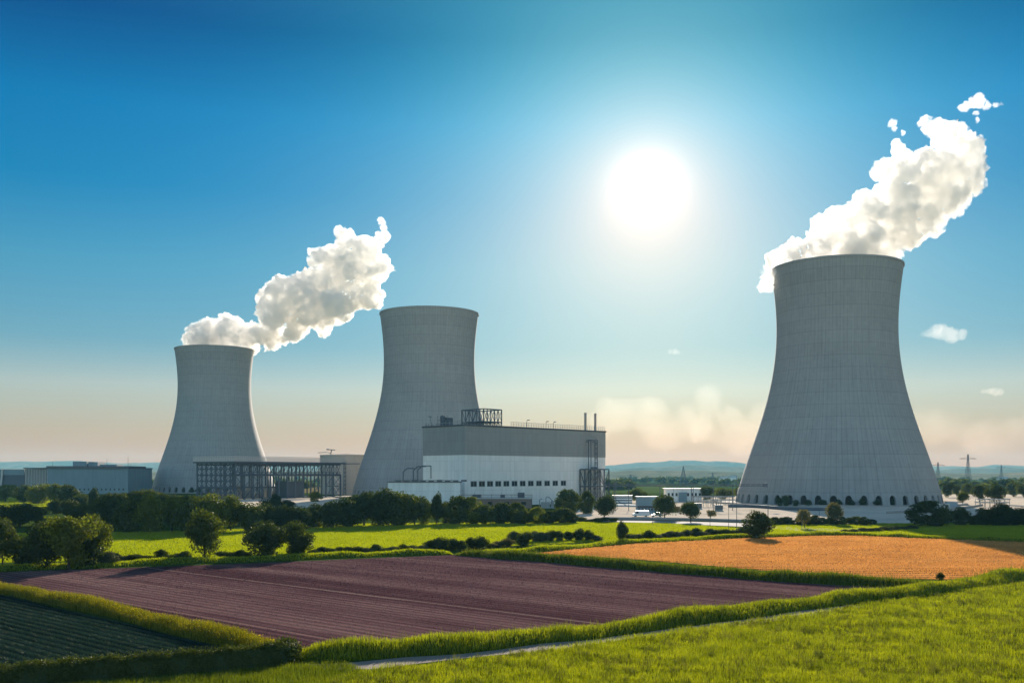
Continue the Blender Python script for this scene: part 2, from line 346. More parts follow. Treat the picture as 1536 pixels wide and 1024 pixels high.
def inpoly(pts, poly):
    x, y = pts[:, 0], pts[:, 1]; ins = np.zeros(len(pts), bool); n = len(poly); j = n-1
    for i in range(n):
        xi, yi = poly[i]; xj, yj = poly[j]
        c = ((yi > y) != (yj > y)) & (x < (xj-xi)*(y-yi)/(yj-yi+1e-12)+xi)
        ins ^= c; j = i
    return ins
def scatter(px, n, power=0.0, rows=None, margin=0):
    """n points in a field, denser towards the near end with power > 0; rows = (direction, spacing, jitter) snaps them into rows"""
    poly = np.array([(G(a, b).x, G(a, b).y) for a, b in px]); lo = poly.min(0); hi = poly.max(0); out = []; got = 0
    ymin = max(lo[1], 60.0)
    while got < n:
        q = RNG.random((n*2, 2))
        y = lo[1]+(hi[1]-lo[1])*q[:, 1]
        p = np.stack([lo[0]+(hi[0]-lo[0])*q[:, 0], y], 1)
        k = inpoly(p, poly)
        if power: k &= RNG.random(len(p)) < (ymin/np.maximum(y, ymin))**power
        px_ = CX+F*p[:, 0]/p[:, 1]; k &= (px_ > -240) & (px_ < (2050 if px is P_MEADOW else 1706))
        out.append(p[k]); got += k.sum()
    p = np.concatenate(out)[:n]
    if rows:
        (dx, dy), sp, jit = rows; l = math.hypot(dx, dy); dx /= l; dy /= l
        a = p[:, 0]*dx+p[:, 1]*dy; c = -p[:, 0]*dy+p[:, 1]*dx
        c = np.round(c/sp)*sp+RNG.normal(0, jit, n)
        p = np.stack([a*dx-c*dy, a*dy+c*dx], 1)
    return np.concatenate([p, np.zeros((n, 1))], 1)
def vnoise(p, s, seed=0.0):
    """cheap smooth 2D noise 0..1 from a few rotated waves"""
    x, y = p[:, 0]*s+seed, p[:, 1]*s-seed; v = 0
    for i, (a, f) in enumerate(((.3, 1), (1.4, 1.7), (2.5, 2.3), (3.9, 3.1), (5.1, 4.3), (.9, 5.9))):
        v = v+np.sin((x*math.cos(a)+y*math.sin(a))*f*2+1.7*np.sin((x*math.sin(a)-y*math.cos(a))*f*1.3+i)+i*2.1)/(1+i*.5)
    return np.clip(.5+v/5.0, 0, 1)
def blade_mesh(name, p, h, w, lean=.35, wind=(0, 0)):
    n = len(p); a = RNG.random(n)*2*np.pi
    wv = np.stack([np.cos(a), np.sin(a), np.zeros(n)], 1)*(w*.5)[:, None]
    b = RNG.random(n)*2*np.pi; k = RNG.random(n)*lean*h
    lv = np.stack([np.cos(b)*k+wind[0]*h, np.sin(b)*k+wind[1]*h, np.zeros(n)], 1)
    up = np.stack([np.zeros(n), np.zeros(n), h], 1)
    v = np.empty((n, 5, 3), np.float32)
    v[:, 0] = p-wv; v[:, 1] = p+wv
    mid = p+up*.6+lv*.4
    v[:, 2] = mid+wv*.7; v[:, 3] = mid-wv*.7; v[:, 4] = p+up+lv
    i = np.arange(n)[:, None]*5
    return npmesh(name, v.reshape(-1, 3), [i+np.array([[0, 1, 2, 3]]), i+np.array([[3, 2, 4]])])
def leaf_quads(p, size, up=0.0, nrm=None, jit=1.0):
    """one folded quad per point, facing any way (or around nrm)"""
    n = len(p); d = RNG.normal(size=(n, 3))*jit
    if nrm is not None: d = d+nrm
    d[:, 2] += up; d /= np.linalg.norm(d, axis=1)[:, None]+1e-9
    t = RNG.normal(size=(n, 3)); t -= d*(t*d).sum(1)[:, None]; t /= np.linalg.norm(t, axis=1)[:, None]+1e-9
    b = np.cross(d, t); s = (size*(.6+.8*RNG.random(n)))[:, None] if np.ndim(size) else (size*(.6+.8*RNG.random((n, 1))))
    v = np.empty((n, 4, 3), np.float32)
    v[:, 0] = p-t*s; v[:, 1] = p-b*s*.62+d*s*.15; v[:, 2] = p+t*s; v[:, 3] = p+b*s*.62+d*s*.15
    return v.reshape(-1, 3), np.arange(n)[:, None]*4+np.array([[0, 1, 2, 3]])

M['meadow_blade'] = leafmat('meadow_blade', (.055, .10, .004), (.44, .48, .022), .52, (1.2, 1.12, .3), scale=.22)
M['field_blade'] = leafmat('field_blade', (.22, .28, .004), (.36, .40, .008), .55, (1.15, 1.1, .2), scale=.05)
M['bank_blade'] = leafmat('bank_blade', (.04, .08, .006), (.19, .22, .014), .5, (1.2, 1.15, .3), scale=.25)
M['flower_blade'] = leafmat('flower_blade', (.06, .085, .008), (.26, .24, .012), .45, (1.2, 1.1, .3), scale=.3)
M['hedge_leaf'] = leafmat('hedge_leaf', (.035, .055, .010), (.09, .115, .018), .35, scale=.4)
M['dark_hedge_leaf'] = leafmat('dark_hedge_leaf', (.022, .042, .012), (.06, .085, .018), .35, scale=.3)
M['straw'] = leafmat('straw', (.50, .22, .06), (.78, .42, .14), .45, (1.1, 1.0, .75), scale=.08)
M['dark_crop_leaf'] = leafmat('dark_crop_leaf', (.010, .026, .022), (.028, .058, .042), .3, (1.0, 1.1, .8), scale=.06)
M['reed'] = leafmat('reed', (.20, .18, .09), (.36, .31, .17), .4, (1.1, 1.0, .7))

def grass(name, px, n, h0, h1, w, mat, power=1.0, patch=.06, rows=None, lean=.4, thin=0.0):
    p = scatter(px, n, power, rows); k = vnoise(p, patch, 3.3)*.6+vnoise(p, patch*4.3, 9.1)*.4
    h = (h0+(h1-h0)*k)*(.6+.8*RNG.random(len(p)))
    d = p[:, 1]
    me = blade_mesh(name, p, h, np.maximum(w, d*w/110.0), lean)
    return tag(link(name, me, M[mat]), kind='stuff')
grass('meadow_grass', P_MEADOW, 560000, .10, .75, .035, 'meadow_blade', 1.6, .16)
# tussocks and seed heads standing above the sward
p = scatter(P_MEADOW, 3400, 1.3); p = np.repeat(p, 34, 0); q = np.repeat(.25+.6*RNG.random(3400), 34)[:, None]; p[:, :2] += RNG.normal(0, .35, (len(p), 2))*q
h = (.35+.65*RNG.random(len(p)))*np.repeat(.5+.6*RNG.random(3400), 34)
M['tussock'] = leafmat('tussock', (.03, .06, .006), (.24, .23, .05), .4, (1.15, 1.1, .4), scale=.3)
tag(link('meadow_tussocks', blade_mesh('meadow_tussocks', p, h, np.maximum(.03, p[:, 1]*.03/110), .7), M['tussock']), kind='stuff')
grass('verge_grass', P_CORNER, 60000, .25, .6, .035, 'bank_blade', 1.0, .2)
grass('green_field_crop', P_GREEN, 190000, .22, .34, .06, 'field_blade', .6, .03, rows=((1, -.03), 1.0, .22))
grass('far_field_crop', P_STRIP, 14000, .3, .5, .09, 'field_blade', 0, .03)
grass('lawn_grass', P_LAWN, 70000, .12, .32, .06, 'field_blade', 0, .05)
grass('stubble_straw', P_ORANGE, 150000, .10, .28, .05, 'straw', .5, .04, rows=((1, -.06), 3.2, .55))
grass('dark_crop', P_DARK, 90000, .10, .24, .05, 'dark_crop_leaf', .6, .05, rows=(ROW, 1.3, .17), lean=1.2)
# clods on the ploughed soil
p = scatter(P_PURPLE, 60000, .8, rows=(ROW, 1.5, .3)); s = (.03+.09*RNG.random(len(p))**2)*np.maximum(1, p[:, 1]/110)
v = np.empty((len(p), 4, 3), np.float32)
for i in range(3):
    a = i*2.094+RNG.random(len(p))
    v[:, i] = p+np.stack([np.cos(a)*s, np.sin(a)*s, np.full(len(p), -.01)], 1)
v[:, 3] = p+np.stack([RNG.normal(0, .2, len(p))*s, RNG.normal(0, .2, len(p))*s, s*.8], 1)
i = np.arange(len(p))[:, None]*4
tag(link('soil_clods', npmesh('soil_clods', v.reshape(-1, 3), [i+np.array([[0, 1, 3]]), i+np.array([[1, 2, 3]]), i+np.array([[2, 0, 3]])]), M['soil']), kind='stuff')

def polyline(px, step, z=0.0):
    pts = [G(a, b) for a, b in px]; out = []
    # smooth with Catmull-Rom, then resample by length
    ext = [pts[0]*2-pts[1]]+pts+[pts[-1]*2-pts[-2]]
    for i in range(1, len(ext)-2):
        p0, p1, p2, p3 = ext[i-1:i+3]; n = max(2, int((p2-p1).length/step))
        for k in range(n):
            t = k/n
            out.append(.5*((2*p1)+(p2-p0)*t+(2*p0-5*p1+4*p2-p3)*t*t+(3*p1-p0-3*p2+p3)*t**3))
    out.append(pts[-1]); return np.array([(q.x, q.y, 0) for q in out])
def bank(name, px, width, height, mat, step=2.0, wob=.25, flat_top=1.0, label=None, kind='structure', grown=None):
    """an earth bank (or hedge body) along a line; returns arrays to plant on"""
    c = polyline(px, step); d = np.gradient(c, axis=0); d /= np.linalg.norm(d, axis=1)[:, None]
    nrm = np.stack([d[:, 1], -d[:, 0], np.zeros(len(d))], 1)
    K = 9; t = np.linspace(-1, 1, K); prof = (1-np.abs(t)**(2*flat_top))
    s = np.cumsum(np.linalg.norm(np.gradient(c, axis=0), axis=1)); q = np.stack([s, s*0], 1)
    hh = height*(1-wob+2*wob*vnoise(q, .11, len(px)*1.3)); ww = width*(1-wob*.5+wob*vnoise(q, .08, 4.4+len(px)))
    end = np.clip(np.minimum(s-s[0], s[-1]-s)/(width*.6), 0, 1)**.5; hh = hh*end
    off = (vnoise(q, .06, 1.9)-.5)[:, None]*nrm*width*.3
    v = c[:, None]+off[:, None]+nrm[:, None]*(t[None, :, None]*ww[:, None, None]*.5)
    v[:, :, 2] = prof[None]*hh[:, None]-.06
    n = len(c); i, k = np.meshgrid(np.arange(n-1), np.arange(K-1), indexing='ij'); a = (i*K+k).ravel()
    faces = np.stack([a, a+1, a+K+1, a+K], 1)
    me = npmesh(name, v.reshape(-1, 3), [faces], True)
    me.flip_normals() if me.polygons[len(faces)//2].normal.z < 0 else None
    o = link(name, me, M[mat]); 
    return o, v, ww, hh
def on_bank(v, dens):
    """points on a bank's surface with outward normals"""
    a = v[:-1, :-1]; b = v[:-1, 1:]; c = v[1:, :-1]
    nr = np.cross(c-a, b-a); nr[nr[..., 2] < 0] *= -1; ar = np.linalg.norm(nr, axis=2); nr /= ar[..., None]+1e-9
    cnt = RNG.poisson(ar*dens); idx = np.repeat(np.arange(ar.size), cnt.ravel())
    u, w = RNG.random((2, len(idx), 1)); A = a.reshape(-1, 3)[idx]; B = b.reshape(-1, 3)[idx]; Cc = c.reshape(-1, 3)[idx]
    return A+(B-A)*u+(Cc-A)*w, nr.reshape(-1, 3)[idx]
def grow_grass(name, v, dens, h0, h1, w, mat, lean=.5, patch=.25):
    p, nr = on_bank(v, dens); k = vnoise(p, patch, 5.5)*.5+vnoise(p, patch*.3, 2.2)*.5
    h = (h0+(h1-h0)*k)*(.6+.8*RNG.random(len(p)))
    return tag(link(name, blade_mesh(name, p, h, np.full(len(p), w)*np.maximum(1, p[:, 1]/120), lean), M[mat]), kind='stuff')

L_NEAR = [(445, 985), (520, 984), (640, 976), (800, 962), (950, 944), (1130, 918), (1290, 900), (1400, 886), (1540, 864), (1680, 846)]
L_FAR = [(-150, 866), (0, 855.5), (150, 849), (350, 841), (560, 833.5), (640, 831), (677, 830)]
L_MID = [(693, 832), (760, 837), (900, 848), (1100, 864), (1250, 874.5), (1400, 880)]
L_ORANGE = [(720, 829), (800, 827), (960, 813.5), (1150, 804.5), (1235, 802), (1290, 802.5), (1400, 807), (1540, 812), (1690, 818)]
L_FLOWER = [(-170, 851), (0, 886), (120, 910), (250, 940), (380, 972), (440, 984)]
for nm, ln, w, h, d, h0, h1, bw, mt in (('field_bank', L_NEAR, 5.2, .95, 55, .25, .75, .05, 'meadow_blade'), ('headland_bank', L_FAR, 5.5, .8, 22, .22, .5, .06, 'field_blade'),
                            ('hedge_bank', L_MID, 5.0, 1.1, 34, .35, .8, .06, 'bank_blade'), ('verge_bank', L_ORANGE, 4.6, .75, 22, .22, .55, .06, 'field_blade'),
                            ('flower_bank', L_FLOWER, 3.6, .8, 75, .3, .9, .045, 'flower_blade')):
    o, v, ww, hh = bank(nm, ln, w, h, 'turf', wob=.5); tag(o, kind='structure')
    grow_grass(nm+'_grass', v, d, h0, h1, bw, mt)
    if nm in ('field_bank', 'flower_bank', 'hedge_bank'):
        grow_grass(nm+'_weeds', v, 2.2, .5, 1.5, .06, 'tussock' if nm != 'flower_bank' else 'flower_blade', .7, .5)
    if nm == 'flower_bank':
        p, nr = on_bank(v, 9); p[:, 2] += .35+.5*RNG.random(len(p))
        M['petal'] = leafmat('petal', (.50, .36, .008), (.72, .55, .02), .4, (1.1, 1.0, .3))
        qv, qf = leaf_quads(p, .055, .6); tag(link('yellow_flowers', npmesh('yellow_flowers', qv, [qf]), M['petal']), kind='stuff')

# clipped hedge round the corner of the dark field: one hedge, leaves over a woody body
hd = thing('clipped_hedge', 'dark clipped hedge along the near edge of the dark green field, bending at its corner', 'hedge', G(300, 1005))
L_HEDGE = [(-120, 1046), (0, 1034), (60, 1026), (160, 1014), (300, 1004), (400, 998), (432, 990), (434, 983)]
o, v, ww, hh = bank('hedge_body', L_HEDGE, 2.3, 1.6, 'dark_hedge_leaf', step=.8, wob=.18, flat_top=2.6)
def adopt(o, parent):
    o.parent = parent; o.matrix_parent_inverse = parent.matrix_basis.inverted()
bpy.context.view_layer.update()
adopt(o, hd)
p, nr = on_bank(v, 260); p += nr*(RNG.normal(.06, .14, (len(p), 1))); lump = vnoise(p, .9, 2.0)[:, None]-.5; p += nr*lump*.5
qv, qf = leaf_quads(p, .085, 0, nr, .8)
p2, n2 = on_bank(v, 10); k = n2[:, 2] > .5; p2 = p2[k]; h2 = .25+.4*RNG.random(len(p2))
q2 = np.repeat(p2, 5, 0); q2[:, 2] += np.tile(np.linspace(.05, 1, 5), len(p2))*np.repeat(h2, 5); q2[:, :2] += RNG.normal(0, .07, (len(q2), 2))
sv, sf = leaf_quads(q2, .06, .4)
adopt(link('hedge_foliage', npmesh('hedge_foliage', np.concatenate([qv, sv]), [qf, sf+len(qv)]), M['hedge_leaf']), hd)

# wooded ridges
def hazed_hill_mat():
    m, nt = newmat('wooded_hill'); p = wpos(nt)
    n = nz(nt, p, .008, 6, .65); n2 = nz(nt, p, .0016, 4, .6)
    c = ramp(nt, mth(nt, 'ADD', mth(nt, 'MULTIPLY', n, .5), mth(nt, 'MULTIPLY', n2, .5)), [(.3, (.10, .10, .05)), (.48, (.18, .17, .085)), (.56, (.25, .22, .12)), (.66, (.38, .31, .18))])  # hill colours raised pale and warm to stand in for distance haze
    bs = mk(nt, 'ShaderNodeBsdfDiffuse', {'Color': c, 'Normal': bump(nt, n, 1.0, 12.0)}); outp(nt, bs.outputs[0]); return m
M['wood'] = hazed_hill_mat()
def ridge(name, D, prof, depth, bumpy, seed):
    """a ridge across the view: prof gives crest rows of the photograph by column, turned into metres at its distance"""
    n = 420; px = np.linspace(-700, 2240, n); cols = [a for a, b in prof]; rows = [b for a, b in prof]
    crest = H+(HY-np.interp(px, cols, rows))/F*D
    crest = np.convolve(np.pad(crest, 6, 'edge'), np.ones(13)/13, 'valid')
    T = [(-1, 0), (-.8, .12), (-.6, .3), (-.42, .5), (-.28, .7), (-.15, .87), (-.06, .97), (0, 1.0), (.15, .9), (.5, .45), (1, 0)]
    vs = []
    for t, hgt in T:
        for i in range(n):
            d = D+t*depth
            x = XA(px[i], D)*(1+t*depth/D*.5)
            f = noise.fractal(Vector((x*.0025, d*.0025, seed)), 1.0, 2.0, 5)*bumpy*6*(0 < hgt)+noise.noise(Vector((x*.02, d*.02, seed)))*bumpy*(hgt > 0)
            vs.append((x, d, max(-.5, crest[i]*hgt+f*min(1, hgt*2)) if hgt else -.5))
    K = len(T); i, k = np.meshgrid(np.arange(K-1), np.arange(n-1), indexing='ij'); a = (i*n+k).ravel()
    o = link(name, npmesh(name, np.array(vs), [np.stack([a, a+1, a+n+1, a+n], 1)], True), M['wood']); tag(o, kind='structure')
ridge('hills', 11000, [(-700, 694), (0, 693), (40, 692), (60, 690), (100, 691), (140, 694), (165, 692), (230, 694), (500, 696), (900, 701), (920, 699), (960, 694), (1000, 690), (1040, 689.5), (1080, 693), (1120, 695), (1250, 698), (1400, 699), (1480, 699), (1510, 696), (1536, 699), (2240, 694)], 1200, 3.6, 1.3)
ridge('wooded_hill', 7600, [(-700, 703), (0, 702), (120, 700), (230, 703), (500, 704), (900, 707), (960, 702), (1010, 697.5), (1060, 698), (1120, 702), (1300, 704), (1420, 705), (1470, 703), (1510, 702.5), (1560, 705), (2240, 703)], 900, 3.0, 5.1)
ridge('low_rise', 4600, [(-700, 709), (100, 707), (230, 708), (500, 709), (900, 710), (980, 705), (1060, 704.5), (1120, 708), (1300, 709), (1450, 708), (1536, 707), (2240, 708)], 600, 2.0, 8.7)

# ---------------------------------------------------------------- cooling towers
_z = np.array([0, 13, 37, 61, 89.5, 108.5, 123.5, 148])*.957; _r = np.array([60.2, 57.2, 49.8, 42.4, 36.9, 35.2, 35.9, 38.3])
_pf = np.polyfit(_z, _r, 4)
def TR(z): return float(np.polyval(_pf, z))
TOP = 142.2; ARC = 9.0
def tower_shell(sz):
    m = MB(); n = 144; zs = [ARC]+[ARC+(TOP-ARC)*(k/34) for k in range(1, 35)]
    prof = [(TR(z)*1.0, z) for z in zs]+[(TR(TOP)+.5, TOP), (TR(TOP)+.5, TOP+1.2), (TR(TOP)-.8, TOP+1.2)]+[(TR(z)-.8, z) for z in reversed(zs)]+[(TR(ARC), ARC)]
    m.lathe([(r, z) for r, z in prof], n)
    return m
def tower_base(nb=46):
    """the ring of arched air inlets the shell stands on"""
    m = MB(); bay = 2*math.pi/nb; b = bay/2; a = b*.46
    def P(t, z, dr=0): r = TR(z)+.25+dr; return (r*math.cos(t), r*math.sin(t), z)
    for i in range(nb):
        c = i*bay; h1 = 3.6; rz = 2.2
        arch = [(-a, -.1), (-a, h1)]+[(-a*math.cos(math.pi*k/8), h1+rz*math.sin(math.pi*k/8)) for k in range(1, 8)]+[(a, h1), (a, -.1)]
        for x0, x1 in ((-b, -a), (a, b)):
            m.add([P(c+x0, -.1), P(c+x1, -.1), P(c+x1, h1), P(c+x0, h1), P(c+x1, ARC+.1), P(c+x0, ARC+.1)], [(0, 1, 2, 3), (3, 2, 4, 5)])
        up = arch[1:-1]
        for (t0, z0), (t1, z1) in zip(up, up[1:]):
            m.add([P(c+t0, z0), P(c+t1, z1), P(c+t1, ARC+.1), P(c+t0, ARC+.1)], [(0, 1, 2, 3)])
        for (t0, z0), (t1, z1) in zip(arch, arch[1:]):
            m.add([P(c+t0, z0), P(c+t0, z0, -1.6), P(c+t1, z1, -1.6), P(c+t1, z1)], [(0, 1, 2, 3)])
    n = 138
    m.lathe([(TR(ARC)+.25, ARC+.1), (TR(ARC)-.6, ARC+.1)], n)
    return m
sh = tower_shell(1); bs_ = tower_base()
inlet_drum = MB().lathe([(TR(0)-7, -.05), (TR(8)-7.0, 11.0), (.5, 11.5)], 96)  # inner drum added so the inlet arches look dark inside
apron = MB().lathe([(TR(0)+13, -.1), (TR(0)+13, .9), (TR(0)+12.6, .9), (TR(0)+12.6, .5), (TR(0)-6, .5)], 120)
TW = {}
def add_tower(key, px, D, label):
    t = thing('cooling_tower', label, 'cooling tower', (XA(px, D), D, 0), 0, 'cooling towers of the power station')
    if not TW:
        a = sh.build('shell', M['concrete'], t, True); c = bs_.build('inlet_ring', M['concrete'], t); d = inlet_drum.build('dark_inlet_drum', M['inlet_shade'], t); e = apron.build('basin_wall', M['base_concrete'], t)
        a.data.set_sharp_from_angle(angle=.6); TW['p'] = (a, c, d, e)
    else:
        for s in TW['p']:
            q = s.copy(); COL.objects.link(q); q.parent = t
    TW[key] = (XA(px, D), D)
    return t
add_tower('right', 1254.5, 608, 'largest and nearest cooling tower, alone across the paved yard, thick steam off its rim')
add_tower('mid', 644, 781, 'cooling tower without any steam, rising behind the white and grey turbine hall')
add_tower('left', 322, 1003, 'farthest cooling tower, rising behind the lattice steel hall, with a plume of steam')

# ---------------------------------------------------------------- steam and clouds: closed bodies of vapour
def vapour(name, dens, col=(1, 1, 1), g=.35):
    m, nt = newmat(name)
    pv = mk(nt, 'ShaderNodeVolumePrincipled', {'Color': (*col, 1), 'Density': dens, 'Anisotropy': g})
    outp(nt, vol=pv.outputs[0]); return m
def steam_mat():
    m, nt = newmat('steam'); p = mk(nt, 'ShaderNodeNewGeometry').outputs['Position']
    n = nz(nt, p, .10, 7, .62)
    d = mk(nt, 'ShaderNodeMapRange', {0: n, 1: .36, 2: .68, 3: .0, 4: .48}).outputs[0]
    pv = mk(nt, 'ShaderNodeVolumePrincipled', {'Color': (1, .994, .982, 1), 'Density': d, 'Anisotropy': .40})
    outp(nt, vol=pv.outputs[0]); m.cycles.volume_step_rate = .12; return m
def puff(name, balls, voxel, amp, seed, mat, freq=1.0):
    """union of billows, then cauliflower lumps and wisps pushed into its skin"""
    bm = bmesh.new()
    for (x, y, z, r) in balls:
        bmesh.ops.create_icosphere(bm, subdivisions=3, radius=r, matrix=Matrix.Translation((x, y, z)))
    me = bpy.data.meshes.new('billows'); bm.to_mesh(me); bm.free()
    tmp = bpy.data.objects.new('billows', me); COL.objects.link(tmp)
    md = tmp.modifiers.new('r', 'REMESH'); md.mode = 'VOXEL'; md.voxel_size = voxel
    me2 = bpy.data.meshes.new_from_object(tmp.evaluated_get(C.evaluated_depsgraph_get()))
    bpy.data.objects.remove(tmp); bpy.data.meshes.remove(me)
    n = len(me2.vertices); co = np.empty(n*3, np.float32); no = np.empty(n*3, np.float32)
    me2.vertices.foreach_get('co', co); me2.vertices.foreach_get('normal', no); co = co.reshape(-1, 3); no = no.reshape(-1, 3)
    s = np.zeros(n); sv = Vector((seed*17.3, seed*5.1, seed*9.7))
    for i in range(n):
        p = Vector(co[i])
        v = 0.0
        for f, a in ((.045, 1.0), (.10, .75), (.21, .55), (.42, .36), (.8, .22)):
            q = noise.noise(p*(f*freq)+sv); v += a*(1-2.2*abs(q)) if f > .05 else a*q*1.6
        s[i] = v-.7
    co = co+no*(s*amp)[:, None]
    me2.vertices.foreach_set('co', co.ravel().astype(np.float32)); me2.update(); me2.name = name
    me2.polygons.foreach_set('use_smooth', np.ones(len(me2.polygons), bool))
    return link(name, me2, mat)
def billows(spec, D, seed, depth=.6, sub=7):
    rr = random.Random(seed); out = []
    for (px, py, r) in spec:
        r *= .93 if D > 900 and D < 2000 else 1.0
        R = r/F*D; y = D+rr.uniform(-1, 1)*R*depth
        x = XA(px, D); z = ZA(py, D); out.append((x, y, z, R))
        for k in range(sub):
            u = Vector((rr.gauss(0, 1), rr.gauss(0, 1), rr.gauss(0, 1))).normalized(); q = R*rr.uniform(.2, .45)
            out.append((x+u.x*R*.75, y+u.y*R*.75, z+u.z*R*.75, q))
    return out
M['steam'] = steam_mat()
LP = [(283, 512, 14), (300, 504, 20), (322, 502, 24), (345, 500, 24), (368, 508, 20), (335, 482, 12), (312, 490, 12), (390, 500, 17), (408, 498, 24), (412, 470, 26), (398, 440, 13), (425, 445, 28), (440, 475, 30), (455, 440, 32), (475, 465, 32), (490, 430, 34), (505, 465, 26), (520, 400, 34), (530, 440, 28), (545, 375, 26), (520, 360, 17), (512, 348, 9), (550, 405, 28), (572, 400, 16), (585, 402, 8), (552, 440, 22), (480, 385, 14), (466, 378, 6), (495, 392, 20), (405, 518, 8), (440, 500, 14), (482, 492, 12), (562, 365, 10), (575, 355, 6)]
RP = [(1150, 428, 8), (1156, 412, 12), (1168, 396, 14), (1182, 386, 16), (1205, 372, 20), (1230, 362, 24), (1255, 362, 30), (1285, 360, 32), (1310, 362, 30), (1332, 372, 22), (1230, 340, 14), (1255, 335, 20), (1275, 325, 20), (1305, 325, 32), (1335, 330, 36), (1362, 345, 26), (1350, 300, 38), (1385, 330, 26), (1380, 290, 42), (1345, 265, 26), (1325, 252, 14), (1400, 265, 40), (1420, 295, 30), (1405, 345, 12), (1430, 255, 36), (1450, 270, 20), (1445, 225, 24), (1460, 240, 10), (1410, 215, 16), (1398, 195, 11), (1388, 182, 6), (1425, 200, 14), (1450, 205, 10), (1355, 238, 10), (1345, 225, 5), (1292, 302, 16), (1272, 312, 9), (1440, 195, 7), (1335, 378, 12)]
o = puff('steam_plume', billows(LP, 1003, 1), 1.5, 4.2, 3, M['steam'], 1.15)
tag(o, 'white steam plume drifting up to the right from the farthest cooling tower', 'steam', 'steam plumes blowing off the towers')
o = puff('steam_plume', billows(RP, 608, 2), 1.05, 3.2, 8, M['steam'], 1.6)
tag(o, 'tall white steam plume blowing up to the right from the largest cooling tower', 'steam', 'steam plumes blowing off the towers')
M['wisp'] = vapour('wisp', .12, (1, 1, 1), .5)
for spec, D, lab, vx, am in (([(570, 332, 5), (574, 341, 5), (576, 349, 3)], 1003, 'small detached wisp of steam above the tip of the left plume', .9, 1.6),
                     ([(1448, 160, 5), (1458, 157, 6), (1468, 155, 7), (1480, 159, 6), (1492, 158, 5), (1502, 156, 4), (1462, 170, 5), (1466, 181, 3)], 608, 'ragged detached wisp of steam high to the right of the right plume', .7, 1.3),
                     ([(1338, 185, 4), (1341, 193, 3), (1354, 200, 3), (1344, 212, 5), (1350, 222, 4)], 608, 'thin broken wisp of steam left of the top of the right plume', .6, 1.0)):
    tag(puff('steam_wisp', billows(spec, D, 5, .4, 4), vx*.8, am*1.5, 2.2, M['wisp'], 3.0), lab, 'steam', 'loose wisps of steam')
M['cloud'] = vapour('cloud', .0016, (1.0, .98, .96), .3); M['cloud_bank'] = vapour('cloud_bank', .00006, (1.0, .99, .97), .66)
CD = 15000.0
for spec, lab, mt, vx, am, fr in (
        ([(1393, 500, 7), (1403, 498, 10), (1412, 497, 11), (1422, 501, 10), (1432, 503, 7), (1425, 509, 7), (1442, 502, 4), (1386, 501, 4)], 'small ragged white cloud to the right of the largest tower', 'cloud', 16, 40, 0.078),
        ([(1475, 587, 5), (1483, 587, 6), (1492, 588, 6), (1500, 588, 4)], 'tiny flat cloud low in the sky at the right', 'cloud', 14, 25, 0.089),
        ([(1006, 528, 3), (1012, 528, 4), (1018, 529, 3)], 'tiny lone cloud low between the turbine hall and the largest tower', 'cloud', 11, 18, 0.111),
        ([(905+i*17, 640-10*math.sin(i*.9)-8*math.sin(i*.37+1), 20+5*math.sin(i*1.7)) for i in range(16)]+[(1060, 600, 20), (1062, 612, 24), (965, 612, 16), (985, 622, 22), (1030, 622, 22), (1100, 625, 22), (1135, 624, 18), (1150, 620, 12)], 'long pale bank of cumulus behind the turbine hall and the yard', 'cloud_bank', 30, 90, .04),
        ([(1370+i*18, 645-8*math.sin(i*.8), 22+5*math.sin(i*1.3)) for i in range(15)]+[(1385, 622, 14), (1405, 622, 15), (1425, 625, 14), (1445, 624, 12), (1490, 632, 14), (1520, 630, 14)], 'pale bank of cumulus at the right edge behind the largest tower', 'cloud_bank', 30, 90, .04)):
    tag(puff('cloud', billows(spec, CD, 3, .8, 2), vx, am, 4.1, M[mt], fr), lab, 'cloud', 'clouds in the low sky')

# ---------------------------------------------------------------- turbine hall
A45 = math.pi/4
bx, by = XA(697, 540), 540.0
th = thing('turbine_hall', 'big box of a hall, white below, grey above, steel frame on its roof', 'power station building', (bx, by, 0), A45)
LX, LY, ZT, ZM = 119.0, 35.0, 44.0, 28.1
MB().box(0, LX, 0, LY, -.2, ZM).build('lower_wall', M['white_clad'], th)
MB().box(-.15, LX+.15, -.15, LY+.15, ZM+.003, ZT).build('upper_wall', M['grey_clad'], th)
m = MB()
for a, b in (((-.4, -.4), (LX+.4, -.4)), ((LX+.4, -.4), (LX+.4, LY+.4)), ((LX+.4, LY+.4), (-.4, LY+.4)), ((-.4, LY+.4), (-.4, -.4))):
    m.bar((*a, ZT+.3), (*b, ZT+.3), .45)
m.box(0, LX, 0, LY, ZT+.003, ZT+.12); m.build('roof_edge', M['roof'], th)
def hall_s(px, y0=0.0):
    """distance along the long wall where photograph column px meets it"""
    k = (px-CX)/F; c = math.cos(A45)
    # wall: (bx + s c + y0 c, by + s c - ...)
    return (k*by-bx)/(c*(1-k))
for i in range(12):
    px = 710.5+i*(845-710.5)/11; s = hall_s(px); w = MB()
    for x0, x1, z0, z1 in ((s-2.35, s-2.1, 10.7, 13.9), (s+2.1, s+2.35, 10.7, 13.9), (s-2.1, s+2.1, 13.65, 13.9), (s-2.1, s+2.1, 10.7, 10.95), (s-.08, s+.08, 10.95, 13.65)):
        w.box(x0, x1, -.12, .06, z0, z1)
    w = w.build('window', M['frame'], th)
    MB().box(s-2.1, s+2.1, -.03, .05, 10.95, 13.65).build('pane', M['glass'], w)
